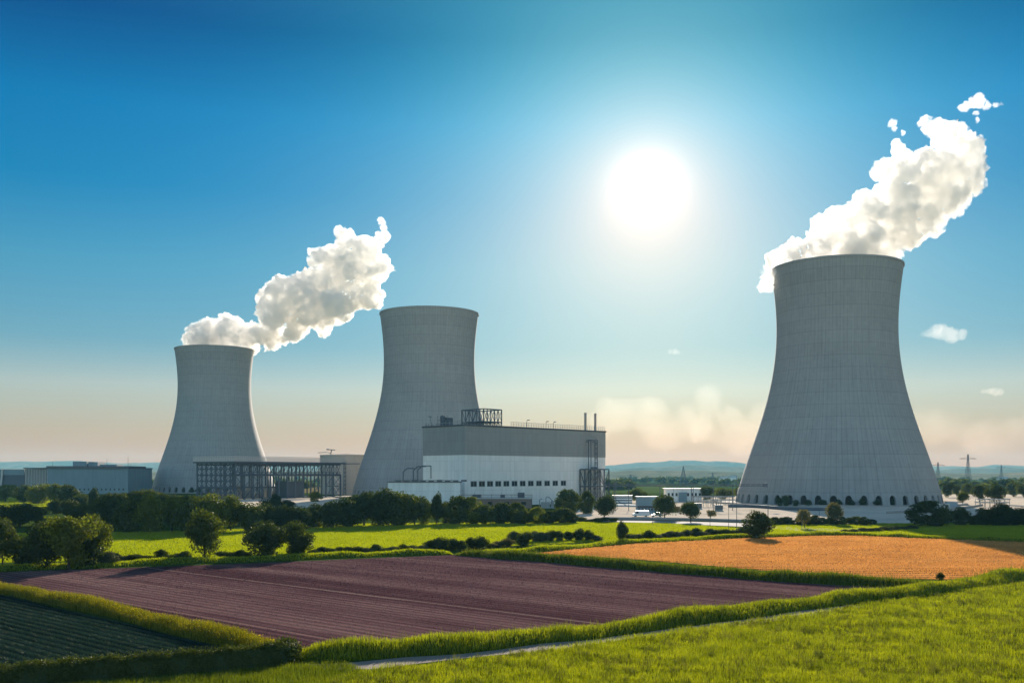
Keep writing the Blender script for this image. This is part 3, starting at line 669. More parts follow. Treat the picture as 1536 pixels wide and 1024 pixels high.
# railing round the roof
m = MB(); zr = ZT+.6
for i in range(41):
    x = 36+i*(LX-36)/40; m.bar((x, .4, zr), (x, .4, zr+2.6), .11)
for z in (1.3, 2.6): m.bar((36, .4, zr+z), (LX, .4, zr+z), .09)
for i in range(12):
    y = LY*i/11; m.bar((.4, y, zr), (.4, y, zr+1.6+(i % 3)*.7), .12)
m.bar((.4, 0, zr+1.3), (.4, LY, zr+1.3), .1)
m.build('roof_railing', M['galv'], th)
# the two flues
for px in (877.5, 892.5):
    s = hall_s(px); f = MB().lathe([(.74, ZT), (.74, ZT+11.2), (.84, ZT+11.2), (.84, ZT+11.6), (.55, ZT+11.6), (.55, ZT+10)], 16, (min(s+4.4, LX-2), 3.5, 0)).build('flue_pipe', M['chim'], th, True)
    f.data.set_sharp_from_angle(angle=.5)
# lattice steel frame on the roof corner
def lattice_box(x0, x1, y0, y1, z0, z1, nx, ny, r, legs=0.0):
    m = MB()
    for z in (z0, z1):
        for a, b in (((x0, y0), (x1, y0)), ((x1, y0), (x1, y1)), ((x1, y1), (x0, y1)), ((x0, y1), (x0, y0))): m.bar((*a, z), (*b, z), r*1.25)
    def face(p, q, n):
        for i in range(n+1):
            a = Vector(p).lerp(Vector(q), i/n)
            m.bar((a.x, a.y, z0-legs), (a.x, a.y, z1), r if i not in (0, n) else r*1.3)
            if i < n:
                b = Vector(p).lerp(Vector(q), (i+1)/n)
                m.bar((a.x, a.y, z0 if i % 2 else z1), (b.x, b.y, z1 if i % 2 else z0), r*.8)
                if legs > 1: m.bar((a.x, a.y, z0-legs), (b.x, b.y, z0), r*.6); m.bar((b.x, b.y, z0-legs), (a.x, a.y, z0), r*.6)
    face((x0, y0), (x1, y0), nx); face((x0, y1), (x1, y1), nx); face((x0, y0), (x0, y1), ny); face((x1, y0), (x1, y1), ny)
    return m
lb = lattice_box(17.0, 31.0, 3.0, 21.0, ZT+3.0, ZT+10.0, 5, 6, .24, 2.9)
lb.box(17.2, 30.8, 3.2, 20.8, ZT+2.7, ZT+2.95)
lb.build('roof_frame', M['steel'], th)
m = MB(); m.lathe([(1.5, 0), (1.5, 5.0), (1.1, 5.5), (0, 5.6)], 14, (6.5, 25.5, ZT+1.2)); m.box(8.2, 12.6, 23.8, 27.2, ZT+.1, ZT+5.6)
for x, y in ((4.6, 23.6), (8.0, 23.6), (4.6, 27.6), (8.0, 27.6)): m.bar((x, y, ZT), (x, y, ZT+6.8), .14)
for z in (1.8, 4.0): m.bar((4.6, 23.6, ZT+z), (8, 23.6, ZT+z), .12); m.bar((4.6, 23.6, ZT+z), (4.6, 27.6, ZT+z), .12)
m.build('roof_tank', M['steel'], th)
def roof_lamp(s, y, h, flip=1):
    m = MB(); m.bar((s, y, ZT), (s, y, ZT+h), .13, 6); m.bar((s, y, ZT+h), (s+1.6*flip, y, ZT+h+.35), .09); m.box(s+.6*min(flip, 1), s+2.2*flip if flip > 0 else s-.4, y-.3, y+.3, ZT+h+.25, ZT+h+.6)
    m.build('roof_lamp', M['steel'], th)
for px, h in ((790, 4.6), (819, 4.4), (830, 4.4)): roof_lamp(hall_s(px)+1.8, 1.6, h)
m = MB(); m.bar((1.0, 29.5, ZT), (1.0, 29.5, ZT+6), .13, 6); m.box(-.4, 1.4, 29.2, 29.8, ZT+5.8, ZT+6.2); m.build('roof_lamp', M['steel'], th)
for i, (y, h) in enumerate(((33.5, 2.8), (31.5, 2.0), (28.7, 3.0), (27.4, 1.5), (26.0, 1.4), (24.4, 1.9))):
    m = MB(); m.bar((1.0, y, ZT), (1.0, y, ZT+h), .16, 5); m.box(.7, 1.3, y-.4, y+.4, ZT+.1, ZT+h*.45); m.build('roof_vent', M['steel'], th)

# scaffold tower against the long wall
sx = hall_s(883.5)
st = thing('scaffold_tower', 'steel scaffold tower with a tall ladder mast against the long wall of the turbine hall', 'scaffold', (0, 0, 0))
Rm = Matrix.Translation((bx, by, 0)) @ Matrix.Rotation(A45, 4, 'Z')
def on_hall(o): o.matrix_world = Rm
m = lattice_box(sx-9.5, sx+9.5, -8.0, -1.0, 10.2, 20.6, 4, 2, .26, 10.4); o = m.build('scaffold_frame', M['steel'], st); o.matrix_local = Rm
m = MB()
for x, y in ((sx-3.4, -4.5), (sx-3.4, -2.6), (sx+2.6, -4.5), (sx+2.6, -2.6)): m.bar((x, y, 0), (x, y, 38.5), .27)
for i in range(26): m.bar((sx+2.6, -4.5, 1+i*1.5), (sx+2.6, -2.6, 1+i*1.5), .13); m.bar((sx+2.6, -4.5, 1+i*1.5), (sx+2.6, -2.6, 1+i*1.5+(1.5 if i % 2 else -1)), .11)
m.bar((sx-5.2, -4.5, 38.4), (sx+3.0, -4.5, 38.4), .3); m.bar((sx-5.2, -2.6, 38.4), (sx+3.0, -2.6, 38.4), .3); m.bar((sx-3.4, -4.5, 21.6), (sx+2.6, -4.5, 21.6), .45)
m.bar((sx-3.4, -2.6, 37.4), (sx-3.4, -.2, 37.4), .2); m.bar((sx+2.6, -2.6, 37.4), (sx+2.6, -.2, 37.4), .2)
o = m.build('ladder_mast', M['steel'], st); o.matrix_local = Rm
m = MB()
for z in (10.25, 15.4, 20.7): m.box(sx-9.4, sx+9.4, -7.9, -1.1, z+.2, z+.32)
o = m.build('scaffold_deck', M['galv'], st); o.matrix_local = Rm

# low white annex left of the hall, pipes over its roof
an = thing('annex_building', 'low flat white annex left of the turbine hall with bent pipes on its roof', 'power station building', (XA(636, 522), 522, 0))
hw = 54/F*522; za = 13.2
MB().box(-hw, hw, 0, 15, -.2, za).build('wall', M['white_clad'], an)
m = MB(); m.box(-hw-.3, hw+.3, -.3, 15.3, za+.003, za+.5)
for i in range(9): x = -hw+4+i*4.3; m.box(x, x+2.8, .2, 1.5, za+.5, za+1.0+.25*(i % 3))
m.bar((-hw+3, .8, za+1.1), (hw-1, .8, za+1.1), .2, 6); m.build('roof', M['roof'], an)
for i, (x0, x1, h) in enumerate(((-11.5, -7.0, 7.5), (-7.0+.8, -1.0, 8.5), (-4.0, 1.5, 8.8))):
    MB().pipe([(x0, 5+i*1.5, za), (x0, 5+i*1.5, za+h*.75), (x0+2.2, 5+i*1.5, za+h), (x1+1.5, 5+i*1.5, za+h)]+([(x1+1.5, 5+i*1.5, za+2.0)] if i == 2 else []), .26, 8).build('roof_pipe', M['steel'], an)

# brown flat-roofed pavilion before the hall
pv_ = thing('brick_pavilion', 'low brown flat-roofed pavilion with a railed roof before the turbine hall', 'pavilion', (XA(745, 512), 512, 0))
hw = 53/F*512; zp = 4.9
MB().box(-hw, hw, 0, 13, -.1, zp).build('wall', M['brown'], pv_)
MB().box(-hw-.5, hw+.5, -.5, 13.5, zp+.003, zp+.45).build('roof', M['pale'], pv_)
m = MB()
for i in range(8): x = -hw+i*hw/3.5; m.bar((x, -.3, -.1 if i % 2 else zp), (x, -.3, 7.0), .1)
m.bar((-hw, -.3, 7.0), (hw, -.3, 7.0), .12); m.bar((-hw, -.3, 6.0), (hw, -.3, 6.0), .08); m.build('roof_railing', M['rust'], pv_)
for x, w, h in ((-10.5, 2.2, 1.7), (3.0, 1.2, 1.5), (12.6, 1.8, 2.7)):
    m = MB(); m.box(x-w, x+w, 4, 7, zp+.5, zp+.5+h); m.box(x-w*.8, x+w*.8, 3.93, 4.0, zp+.8, zp+.3+h); m.bar((x-w*.5, 4.5, zp+h), (x-w*.5, 4.5, zp+h+1.8), .07); m.build('roof_unit', M['steel'], pv_)
for i in range(4):
    x = -hw+5+i*8.6
    w = MB().box(x, x+2.4, -.06, .02, 1.6, 3.4).build('window', M['glass'], pv_)
# small pump skid right of the pavilion
pk = thing('pump_skid', 'small grey machinery skid with bent pipes between the brown pavilion and the clipped round trees', 'machine', (XA(820, 515), 515, 0))
m = MB(); m.box(-4, 4, -1.2, 1.2, 0, .5); m.box(-3, 1.6, -.9, .9, .5, 3.2); m.lathe([(.9, .5), (.9, 3.4), (.4, 4.0), (0, 4.0)], 12, (2.9, 0, 0)); m.build('skid_body', M['galv'], pk)
MB().pipe([(-3.6, 0, .5), (-3.6, 0, 4.4), (-2.2, 0, 5.0)], .22, 8).build('skid_pipe', M['galv'], pk)
m = MB(); m.pipe([(-.4, 0, 3.2), (-.4, 0, 5.6), (1.0, 0, 5.9), (2.9, 0, 4.0)], .22, 8); m.build('skid_pipe', M['galv'], pk)

# ---------------------------------------------------------------- open lattice steel hall
hx, hy = XA(353, 690), 690.0; ha = math.atan2(88, 58)
lh = thing('lattice_hall', 'long open hall of dark lattice steelwork with a flat railed roof before the farthest tower', 'steel hall', (hx, hy, 0), ha)
HX, HYY, HZ = 105.0, 40.0, 25.6
m = MB(); m.box(-2.2, HX+3, -2.2, HYY+2, HZ, HZ+1.1); m.build('roof_slab', M['steel'], lh)
m = MB()
for i in range(61): x = -2+i*(HX+4.6)/60; m.bar((x, -1.9, HZ+1.1), (x, -1.9, HZ+4.6), .15)
for i in range(25): y = -1.9+i*(HYY+3.5)/24; m.bar((-1.9, y, HZ+1.1), (-1.9, y, HZ+4.6), .15)
for z in (1.3, 1.9, 2.5, 3.1, 3.7, 4.6): m.bar((-1.9, -1.9, HZ+z), (HX+2.6, -1.9, HZ+z), .14); m.bar((-1.9, -1.9, HZ+z), (-1.9, HYY+1.6, HZ+z), .14)
m.build('roof_railing', M['pale'], lh)
m = MB()   # end wall: six rows of round-cornered openings in a steel lattice
nr, nc = 6, 8; dz = HZ/nr; dy = HYY/nc
for r in range(nr+1): m.box(-.25, .25, 0, HYY, r*dz-.35, min(HZ-.01, r*dz+.45))
for c in range(nc+1): m.box(-.32, .32, c*dy-.3, c*dy+.3, 0, HZ-.02)
for r in range(nr):
    for c in range(nc):
        y0, y1, z0, z1 = c*dy+.3, (c+1)*dy-.3, r*dz+.4, (r+1)*dz-.3; q = 1.25
        for (ya, za2, yb, zb) in ((y0, z0+q, y0+q, z0), (y1-q, z0, y1, z0+q), (y0, z1-q, y0+q, z1), (y1-q, z1, y1, z1-q)): m.bar((0, ya, za2), (0, yb, zb), .3)
        m.bar((0, y0+(0 if (r+c) % 2 else y1-y0), z0), (0, y1-(0 if (r+c) % 2 else y1-y0), z1), .2)
m.build('end_lattice', M['steel'], lh)
m = MB()   # long side: deep truss over a row of columns
m.bar((0, 0, 17.2), (HX, 0, 17.2), .8); m.bar((0, 0, HZ-.5), (HX, 0, HZ-.5), .5); m.bar((0, 0, 19.0), (HX, 0, 19.0), .3)
N = 26
for i in range(N):
    x0, x1 = HX*i/N, HX*(i+1)/N
    m.bar((x0, 0, 17.5), (x0, 0, HZ-.3), .26)
    if i < 5 or i > 19: m.bar((x0, 0, HZ-.5), (x1, 0, 17.5), .24)
    m.bar((x0, 0, 17.5), (x1, 0, HZ-.5), .3)
m.build('side_truss', M['steel'], lh)
for i in range(14):
    x = HX*i/13; m = MB(); m.bar((x, 0, 0), (x, 0, 17.0), .62); m.bar((x, 0, .2), (x, 0, .9), .9); m.build('column', M['steel'], lh)
for i in (0, 1, 2, 9, 11, 12):
    m = MB(); x0, x1 = HX*i/13, HX*(i+1)/13; m.bar((x0, 0, .5), (x1, 0, 8.6), .28); m.bar((x0, 0, 8.6), (x1, 0, 16.6), .28)
    if i != 9: m.bar((x0, 0, 8.6), (x1, 0, 8.6), .25)
    if i in (0, 2, 12): m.bar((x1, 0, .5), (x0, 0, 8.6), .24); m.bar((x1, 0, 8.6), (x0, 0, 16.6), .24)
    m.build('side_bracing', M['steel'], lh)
m = MB()   # back row
for i in range(14): x = HX*i/13; m.bar((x, HYY, 0), (x, HYY, HZ), .6); m.bar((x, HYY*.5, 0), (x, HYY*.5, HZ), .45)
for z in (8, 17, 24.5): m.bar((0, HYY, z), (HX, HYY, z), .5); m.bar((0, HYY*.5, z), (HX, HYY*.5, z), .35)
for i in range(13): x0, x1 = HX*i/13, HX*(i+1)/13; m.bar((x0, HYY, 0), (x1, HYY, 8), .22); m.bar((x0, HYY*.5, 17), (x1, HYY*.5, 24.5), .25)
m.build('inner_frame', M['steel'], lh)
m = MB()
for i in range(16):
    x = 2+i*(HX-30)/15; h = 6+3*math.sin(i*2.1)+2*math.sin(i*5.3); m.box(x, x+3.2, HYY*.62+2*math.sin(i), HYY*.62+4+2*math.sin(i), 0, max(3.5, h)); m.bar((x+1, HYY*.6, 0), (x+1, HYY*.6, max(5, h+4)), .25, 6)
m.build('plant_machinery', M['galv'], lh)
MB().box(56, 72, 8, 20, 0, 12.5).build('dark_tank', M['steel'], lh)

# round tank building between lattice hall and middle tower
tb = thing('tank_building', 'squat round beige tank building between the lattice steel hall and the tower without steam', 'tank', (XA(519, 892), 892, 0))
r = 38/F*892; zt = ZA(681.5, 892-r)
o = MB().lathe([(r, -.2), (r, zt-1.5), (r+.35, zt-1.5), (r+.35, zt)], 64).build('drum_wall', M['beige'], tb, True); o.data.set_sharp_from_angle(angle=.5)
MB().lathe([(r+.35, zt+.003), (.1, zt+1.2)], 64).build('roof', M['roof'], tb)
m = MB()
for k in range(2):
    for d in (-.9, .9): a = -2.0+k*.55; m.bar(((r+.8)*math.cos(a)+d, (r+.8)*math.sin(a), 0), ((r+.8)*math.cos(a)+d, (r+.8)*math.sin(a), zt-(6 if k else 9)), .25)
for i in range(14): a = -2.0+.55; m.bar(((r+.8)*math.cos(a)-.9, (r+.8)*math.sin(a), 2+i*1.8), ((r+.8)*math.cos(a)+.9, (r+.8)*math.sin(a), 2+i*1.8+(1.6 if i % 2 else 0)), .18)
m.bar((1, -r-.8, zt-8), (16, -r-.8, zt-8), .3); m.build('ladder_frame', M['steel'], tb)
cr = thing('roof_crane', 'tiny crane arm standing on the round beige tank building', 'crane', (XA(498, 892), 892-6, zt+.4))
m = MB(); m.bar((0, 0, 0), (.6, 0, 4.2), .4); m.bar((-11.5, 0, 1.6), (-4, 0, 2.0), .25); m.bar((-3.5, 0, 4.6), (4, 0, 4.0), .35); m.box(-3.8, -1.8, -.5, .5, 4.0, 5.0); m.bar((-4, 0, 2.0), (0, 0, 1.2), .2); m.build('crane_arm', M['steel'], cr)

# ---------------------------------------------------------------- far left works hall
wk = thing('works_hall', 'long flat blue grey works hall with a slatted left end, far left of the towers', 'industrial building', (XA(114.5, 900), 900, 0))
s = 900/F; zt = ZA(702.5, 900)
MB().box(-43.5*s, 77.5*s, 0, 60, -.2, zt).build('wall', M['blue_clad'], wk)
m = MB(); m.box(-77.5*s, -43.5*s-.01, 2, 58, -.2, zt-.2)
m.build('slatted_end', M['steel'], wk)
m = MB()
for i in range(15): x = -77.5*s+i*33.0*s/14; m.box(x-.28, x+.28, .9, 2.0, 0, zt-.3)
m.build('slat_screen', M['pale'], wk)
MB().box(-78.5*s, 78.5*s, -1.4, 61, zt, zt+.9).build('roof', M['roof'], wk)
m = MB(); m.prism([(-50*s, 6), (75*s, 6), (74*s, 50), (-48*s, 50)], zt+.9, zt+2.4); m.build('upper_roof', M['roof'], wk)
m = MB(); m.box(-14*s, 7*s, 12, 30, zt+2.4, zt+6.6); m.box(9*s, 23*s, 13, 30, zt+2.4, zt+6.2); m.box(7*s, 9*s, 15, 30, zt+2.4, zt+5.2); m.box(24*s, 50*s, 16, 32, zt+2.4, zt+3.9)
m.build('penthouse', M['blue_clad'], wk)
for px, h in ((73, 5), (155, 8), (187, 10)):
    m = MB(); x = (px-114.5)*s; m.bar((x, 8, zt+.9), (x, 8, zt+h), .16, 6); m.bar((x, 8, zt+h), (x, 8, zt+h+2), .08, 5); m.build('roof_mast', M['steel'], wk)
for i in range(12): x = -2*s+i*6.5*s; MB().box(x, x+1.1, -.05, .06, 3.4, 5.0).build('window', M['glass'], wk)
lw = thing('low_shed', 'low dark flat shed with a pale leaning pillar, left of the works hall', 'industrial building', (XA(14, 905), 905, 0))
MB().box(-26, 13.5, 0, 30, 4.5, ZA(712, 905)).build('wall', M['steel'], lw)
MB().box(-26, 13.0, .5, 29, -.1, 4.497).build('base', M['pale'], lw)
MB().box(-26.5, 14, -.8, 31, ZA(712, 905)+.003, ZA(703.5, 905)).build('roof', M['blue_clad'], lw)
MB().bar((-7.5, -1.6, -.2), (-5.3, -1.6, ZA(703, 905)), 1.0).build('leaning_pillar', M['pale'], lw)

# ---------------------------------------------------------------- yard: gantry, sheds, cars, walls, poles
def spot(px, py): g = G(px, py); return g.x, g.y
ga = thing('cable_gantry', 'long thin dark gantry on slim posts from the scaffold tower to the largest tower', 'gantry', (XA(1030, 480), 480, 0))
zg = ZA(727.5, 480); x0 = XA(907, 480)-XA(1030, 480); x1 = XA(1146, 480)-XA(1030, 480)
m = MB(); n = 60
m.bar((x0, 0, zg+.45), (x1, 0, zg+.45), .13); m.bar((x0, 0, zg-.35), (x1, 0, zg-.35), .16)
for i in range(n): a = x0+(x1-x0)*i/n; b = x0+(x1-x0)*(i+1)/n; m.bar((a, 0, zg-.35), (b, 0, zg+.45) if i % 2 else (a, 0, zg+.45), .09); m.bar((a, 0, zg-.35 if i % 2 else zg+.45), (b, 0, zg+.45 if i % 2 else zg-.35), .08)
m.build('gantry_beam', M['steel'], ga)
for px, top in ((921, 1.6), (943, 1.0), (990, 0), (1037, 1.2), (1070, 2.0), (1099, .5)):
    x = XA(px, 480)-XA(1030, 480); m = MB()
    m.bar((x, 0, 0), (x, 0, zg+top), .17, 6)
    if px in (921, 1037): m.bar((x+.9, 0, 0), (x+.9, 0, zg+top), .15, 6); m.bar((x-.8, 0, zg+top), (x+1.6, 0, zg+top), .12); [m.bar((x, 0, 1+k*2), (x+.9, 0, 3+k*2), .07) for k in range(5)]
    m.build('post', M['steel'], ga)
MB().box(x1-.4, x1+1.6, -.7, .7, zg-.9, zg+1.0).build('end_box', M['steel'], ga)
# slack cable from the scaffold down to a post
pts = []
for i in range(13):
    t = i/12; d = 575+(480-575)*t; px = 899+(939-899)*t; py = 717+(757-717)*t; pts.append((XA(px, d), d, ZA(py, d)-2.4*4*t*(1-t)))
o = MB().pipe(pts, .13, 6).build('slack_cable', M['rubber']); tag(o, 'dark slack cable hanging from the scaffold tower down to the gantry post', 'cable')

def shed(name, label, px, py, w, d, h, mat, roofmat, cat='shed', over=.4, stripes=0):
    x, y = spot(px, py); t = thing(name, label, cat, (x, y, 0))
    MB().box(-w/2, w/2, 0, d, -.05, h).build('wall', mat, t)
    MB().box(-w/2-over, w/2+over, -over, d+over, h+.003, h+.35).build('roof', roofmat, t)
    return t
t = shed('site_cabin', 'pale blue grey site cabin left of the two round yard trees', 971, 768, 9.4, 5, 7.0, M['blue_clad'], M['pale'], 'cabin')
MB().box(-4.6, 4.6, -.06, .02, 2.2, 2.9).build('window_band', M['glass'], t)
for i in range(6): MB().box(-4.2+i*1.5, -3.3+i*1.5, -.06, .02, .9, 1.9).build('window', M['glass'], t)
t = shed('white_pavilion', 'long low white pavilion with a flat roof behind the round yard trees', 1026, 752, 23, 10, 8.2, M['white_clad'], M['pale'], 'pavilion', 1.0)
for i in range(9): MB().box(-10.5+i*2.5, -9.2+i*2.5, -.06, .02, 3.6, 5.6).build('window', M['glass'], t)
MB().box(-3.5, 1.5, -2.5, -.02, 0, 6.0).build('porch', M['blue_clad'], t)
t = shed('substation_kiosk', 'grey banded kiosk at the foot of the gantry, right of the turbine hall', 934, 757, 11, 5, 5.2, M['white_clad'], M['steel'], 'kiosk')
for k in range(3): MB().box(-5.4, 5.4, -.06, .02, .8+k*1.5, 1.5+k*1.5).build('louvre', M['steel'], t)

def car(name, label, px, py, length, rz, paint, h=1.5, van=False):
    x, y = spot(px, py); t = thing(name, label, 'van' if van else 'car', (x, y, .02), rz, 'vehicles in the paved yard')
    L = length/2; W = .9 if not van else 1.05
    bm = bmesh.new()
    prof = [(-L, .35), (-L, .8), (-L*.93, .95), (-L*.35, 1.0)] if not van else [(-L, .4), (-L, 1.1), (-L*.95, 1.2), (-L*.72, 1.35)]
    cab = [(-L*.1, h), (L*.55, h), (L*.9, 1.0)] if not van else [(-L*.55, h), (L*.96, h), (L, h*.9)]
    prof += cab+[(L, .9 if not van else .8), (L, .35)]
    a = [bm.verts.new((px_, -W, z)) for px_, z in prof]; b = [bm.verts.new((px_, W, z)) for px_, z in prof]; n = len(prof)
    bm.faces.new(a); bm.faces.new(b[::-1])
    for i in range(n): bm.faces.new((a[i], b[i], b[(i+1) % n], a[(i+1) % n]))
    bmesh.ops.recalc_face_normals(bm, faces=bm.faces)
    bmesh.ops.bevel(bm, geom=[e for e in bm.edges], offset=.08, segments=2, affect='EDGES')
    me = bpy.data.meshes.new('body'); bm.to_mesh(me); bm.free(); link('body', me, paint, t)
    g = MB()
    if not van:
        for sgn in (-1, 1): g.add([(-L*.28, sgn*(W+.012), 1.0), (L*.82, sgn*(W+.012), 1.0), (L*.5, sgn*(W+.012), h-.1), (-L*.08, sgn*(W+.012), h-.1)], [(0, 1, 2, 3)])
    else:
        for sgn in (-1, 1): g.add([(-L*.68, sgn*(W+.012), 1.4), (-L*.3, sgn*(W+.012), 1.4), (-L*.3, sgn*(W+.012), h-.25), (-L*.53, sgn*(W+.012), h-.25)], [(0, 1, 2, 3)])
    g.build('side_window', M['glass'], t)
    for sx_ in (-L*.62, L*.62):
        for sgn in (-1, 1):
            w = MB(); w.bar((sx_, sgn*(W-.18), .34), (sx_, sgn*(W+.03), .34), .34, 16); wo = w.build('wheel', M['rubber'], t)
            r_ = MB(); r_.bar((sx_, sgn*(W+.02), .34), (sx_, sgn*(W+.04), .34), .2, 12); r_.build('rim', M['galv'], wo)
    for sgn in (-1, 1): MB().box(-L-.02, -L+.05, sgn*W*.7-.18, sgn*W*.7+.18, .62, .8).build('headlight', M['light'], t)
    return t
car('parked_car', 'white car parked beside the street tree at the left end of the yard', 882, 769.5, 5.0, .1, M['carwhite'], 1.75)
car('parked_van', 'long pale van parked in front of the blue grey site cabin', 961, 774.5, 7.0, .05, M['carwhite'], 2.5, True)
car('parked_car', 'dark blue grey car parked right behind the long pale van', 985, 774.5, 4.6, .05, M['carblue'], 1.7)

def wall_along(name, label, px, h, th_, mat, cat='wall'):
    c = polyline(px, 3.0); d = np.gradient(c, axis=0); d /= np.linalg.norm(d, axis=1)[:, None]; n = np.stack([-d[:, 1], d[:, 0], d[:, 0]*0], 1)*th_/2
    K = len(c); v = np.concatenate([c-n, c+n, c+n+[0, 0, h], c-n+[0, 0, h]]); i = np.arange(K-1)
    f = np.concatenate([np.stack([i+a*K, i+1+a*K, i+1+((a+1) % 4)*K, i+((a+1) % 4)*K], 1) for a in range(4)]+[np.array([[0, K, 2*K, 3*K], [K-1, 4*K-1, 3*K-1, 2*K-1]])])
    v[:, 2] = np.maximum(v[:, 2], -.05)
    me = npmesh(name, v, [f]); bm = bmesh.new(); bm.from_mesh(me); bmesh.ops.recalc_face_normals(bm, faces=bm.faces); bm.to_mesh(me); bm.free()
    return tag(link(name, me, mat), label, cat)
wall_along('retaining_wall', 'low grey retaining wall between the road and the paved yard', [(905, 779.5), (960, 780), (1030, 781), (1115, 783.5), (1160, 786)], 1.15, .4, M['base_concrete'])
wall_along('yard_wall', 'long dark low wall in the yard left of the largest tower', [(1092, 760.5), (1130, 761), (1180, 764.5), (1240, 766)], 1.6, .8, M['steel'])
wall_along('loading_kerb', 'pale low platform edge behind the site cabin', [(915, 759), (960, 759.5), (990, 760)], 1.0, 3.0, M['pale'])
wall_along('yard_kerb', 'curved low concrete wall at the right foot of the largest tower', [(1330, 770), (1400, 766), (1450, 762), (1474, 758)], 1.0, .5, M['base_concrete'])

def pole(px, py, h, label, lamp=False, r=.08, group='thin poles about the yard'):
    x, y = spot(px, py); o = thing('street_lamp' if lamp else 'post', label, 'street lamp' if lamp else 'pole', (x, y, 0), 0, group)
    m = MB(); m.bar((0, 0, -.05), (0, 0, h), r, 6, r*.7); m.bar((0, 0, -.02), (0, 0, .5), r*1.7, 6); 
    if lamp: m.bar((0, 0, h-.05), (1.1, 0, h+.2), r*.6, 5)
    m.build('pole', M['steel'], o)
    if lamp: MB().box(.7, 1.5, -.15, .15, h+.15, h+.32).build('lamp_head', M['light'], o)
pole(1010, 761, 11, 'thin grey lamp post just behind the two round yard trees', True)
pole(1105, 797, 17, 'tallest thin pole, at the end of the bright green field beside the big bush', r=.1)
pole(1093, 798, 9, 'thin pole next to the tallest pole at the end of the bright green field')
pole(979, 785, 6, 'short post on the road edge below the site cabin')
pole(1065, 789, 5, 'short post on the road edge under the small pale yard tree')
pole(1203, 795, 5.5, 'short wooden looking post beside the field road under the pale tree')
pole(1229, 784, 5.5, 'pale short post in the low hedge between the two pale trees')
pole(1437, 781, 8, 'slim post at the foot of the largest tower right of the big dark bush', r=.12)
pole(1152, 783, 6.5, 'slim dark post just right of the top of the big round bush', r=.18)
# pylons
def pylon(px, D, top, label, arms=1, w=7.0):
    t = thing('power_pylon', label, 'pylon', (XA(px, D), D, 0), 0, 'power pylons on the horizon'); h = ZA(top, D); m = MB(); k = 9
    def hw(z): return w/2*(1-z/h)**1.3+.5
    for a, b in ((-1, -1), (1, -1), (1, 1), (-1, 1)):
        for i in range(k): z0, z1 = h*i/k, h*(i+1)/k; m.bar((a*hw(z0), b*hw(z0), z0), (a*hw(z1), b*hw(z1), z1), .3); 
    for i in range(k):
        z0, z1 = h*i/k, h*(i+1)/k
        for b in (-1, 1): m.bar((-hw(z0), b*hw(z0), z0), (hw(z1), b*hw(z1), z1), .2); m.bar((hw(z0), b*hw(z0), z0), (-hw(z1), b*hw(z1), z1), .2)
    m.build('mast', M['steel'], t)
    for i in range(arms):
        z = h*(.86-.16*i); l = w*(1.4-.2*i)
        q = MB(); q.bar((-l, 0, z), (l, 0, z), .28); q.bar((-l, 0, z), (0, 0, z+h*.05), .2); q.bar((l, 0, z), (0, 0, z+h*.05), .2); q.build('cross_arm', M['steel'], t)
pylon(1452, 1500, 681, 'tallest lattice pylon with one wide cross arm, right of the largest tower', 1, 9)
pylon(1025, 1700, 699, 'lattice pylon before the hills between the turbine hall and the largest tower', 0, 13)
pylon(1502, 2200, 697, 'distant thin pylon near the right edge of the picture', 1, 8)
pylon(1407, 1800, 693, 'distant pylon with a long arm close to the right flank of the largest tower', 1, 9)
pylon(1069, 2300, 708, 'small distant pylon on the low rise left of the largest tower', 1, 8)
pylon(946, 2100, 711, 'small distant pylon above the gantry just right of the turbine hall', 1, 8)
def house(px, D, w, h, label, base=0):
    t = thing('farm_house', label, 'house', (XA(px, D), D, base), .3, 'pale houses at the foot of the hills')
    MB().box(-w/2, w/2, 0, w*.6, -2, h).build('wall', M['white_clad'], t)
    m = MB(); m.add([(-w*.55, -.6, h+.01), (w*.55, -.6, h+.01), (w*.55, w*.6+.6, h+.01), (-w*.55, w*.6+.6, h+.01), (-w*.55, w*.3, h*1.6), (w*.55, w*.3, h*1.6)], [(0, 1, 5, 4), (2, 3, 4, 5), (0, 4, 3), (1, 2, 5), (3, 2, 1, 0)]); m.build('roof', M['pale'], t)
house(1101, 2350, 18, 8, 'pale far house nearest the left flank of the largest tower', 3)
house(1088, 2400, 22, 7, 'widest pale far house left of the largest tower', 2)
house(1508, 2300, 26, 7, 'pale far building low at the right edge under the hills', 2)

m = MB()
for i in range(16):
    a = G(1120+i*14, 771-.15*i); m.box(a.x-.12, a.x+.12, a.y-6, a.y+6, .008, .012)
for px, py in ((930, 768), (1000, 772.5)): a = G(px, py); m.box(a.x-9, a.x+9, a.y-.3, a.y+.3, .008, .012)
tag(m.build('yard_markings', flat('road_paint', (.75, .74, .7), .9)), kind='structure')
def rack(px, py, w, d, h, n, label):
    x, y = spot(px, py); t = thing('pipe_rack', label, 'pipe rack', (x, y, 0), 0, 'pipe racks in the yard')
    m = MB()
    for i in range(n+1):
        a = -w/2+w*i/n
        for b in (0, d): m.bar((a, b, 0), (a, b, h), .16)
        m.bar((a, 0, h*.96), (a, d, h*.96), .14); m.bar((a, 0, h*.55), (a, d, h*.55), .12)
    m.bar((-w/2, 0, h*.55), (w/2, 0, h*.55), .12); m.bar((-w/2, 0, h*.96), (w/2, 0, h*.96), .12); m.build('rack_frame', M['galv'], t)
    for k in range(4): z = h*(.58 if k % 2 else 1.0); MB().bar((-w/2-1, d*(.2+.2*k), z+.25), (w/2+1, d*(.2+.2*k), z+.25), .24, 8).build('pipe', M['pale' if k % 2 else 'galv'], t)
rack(1062, 760, 15, 5, 5.5, 6, 'pale steel pipe rack right of the white pavilion')
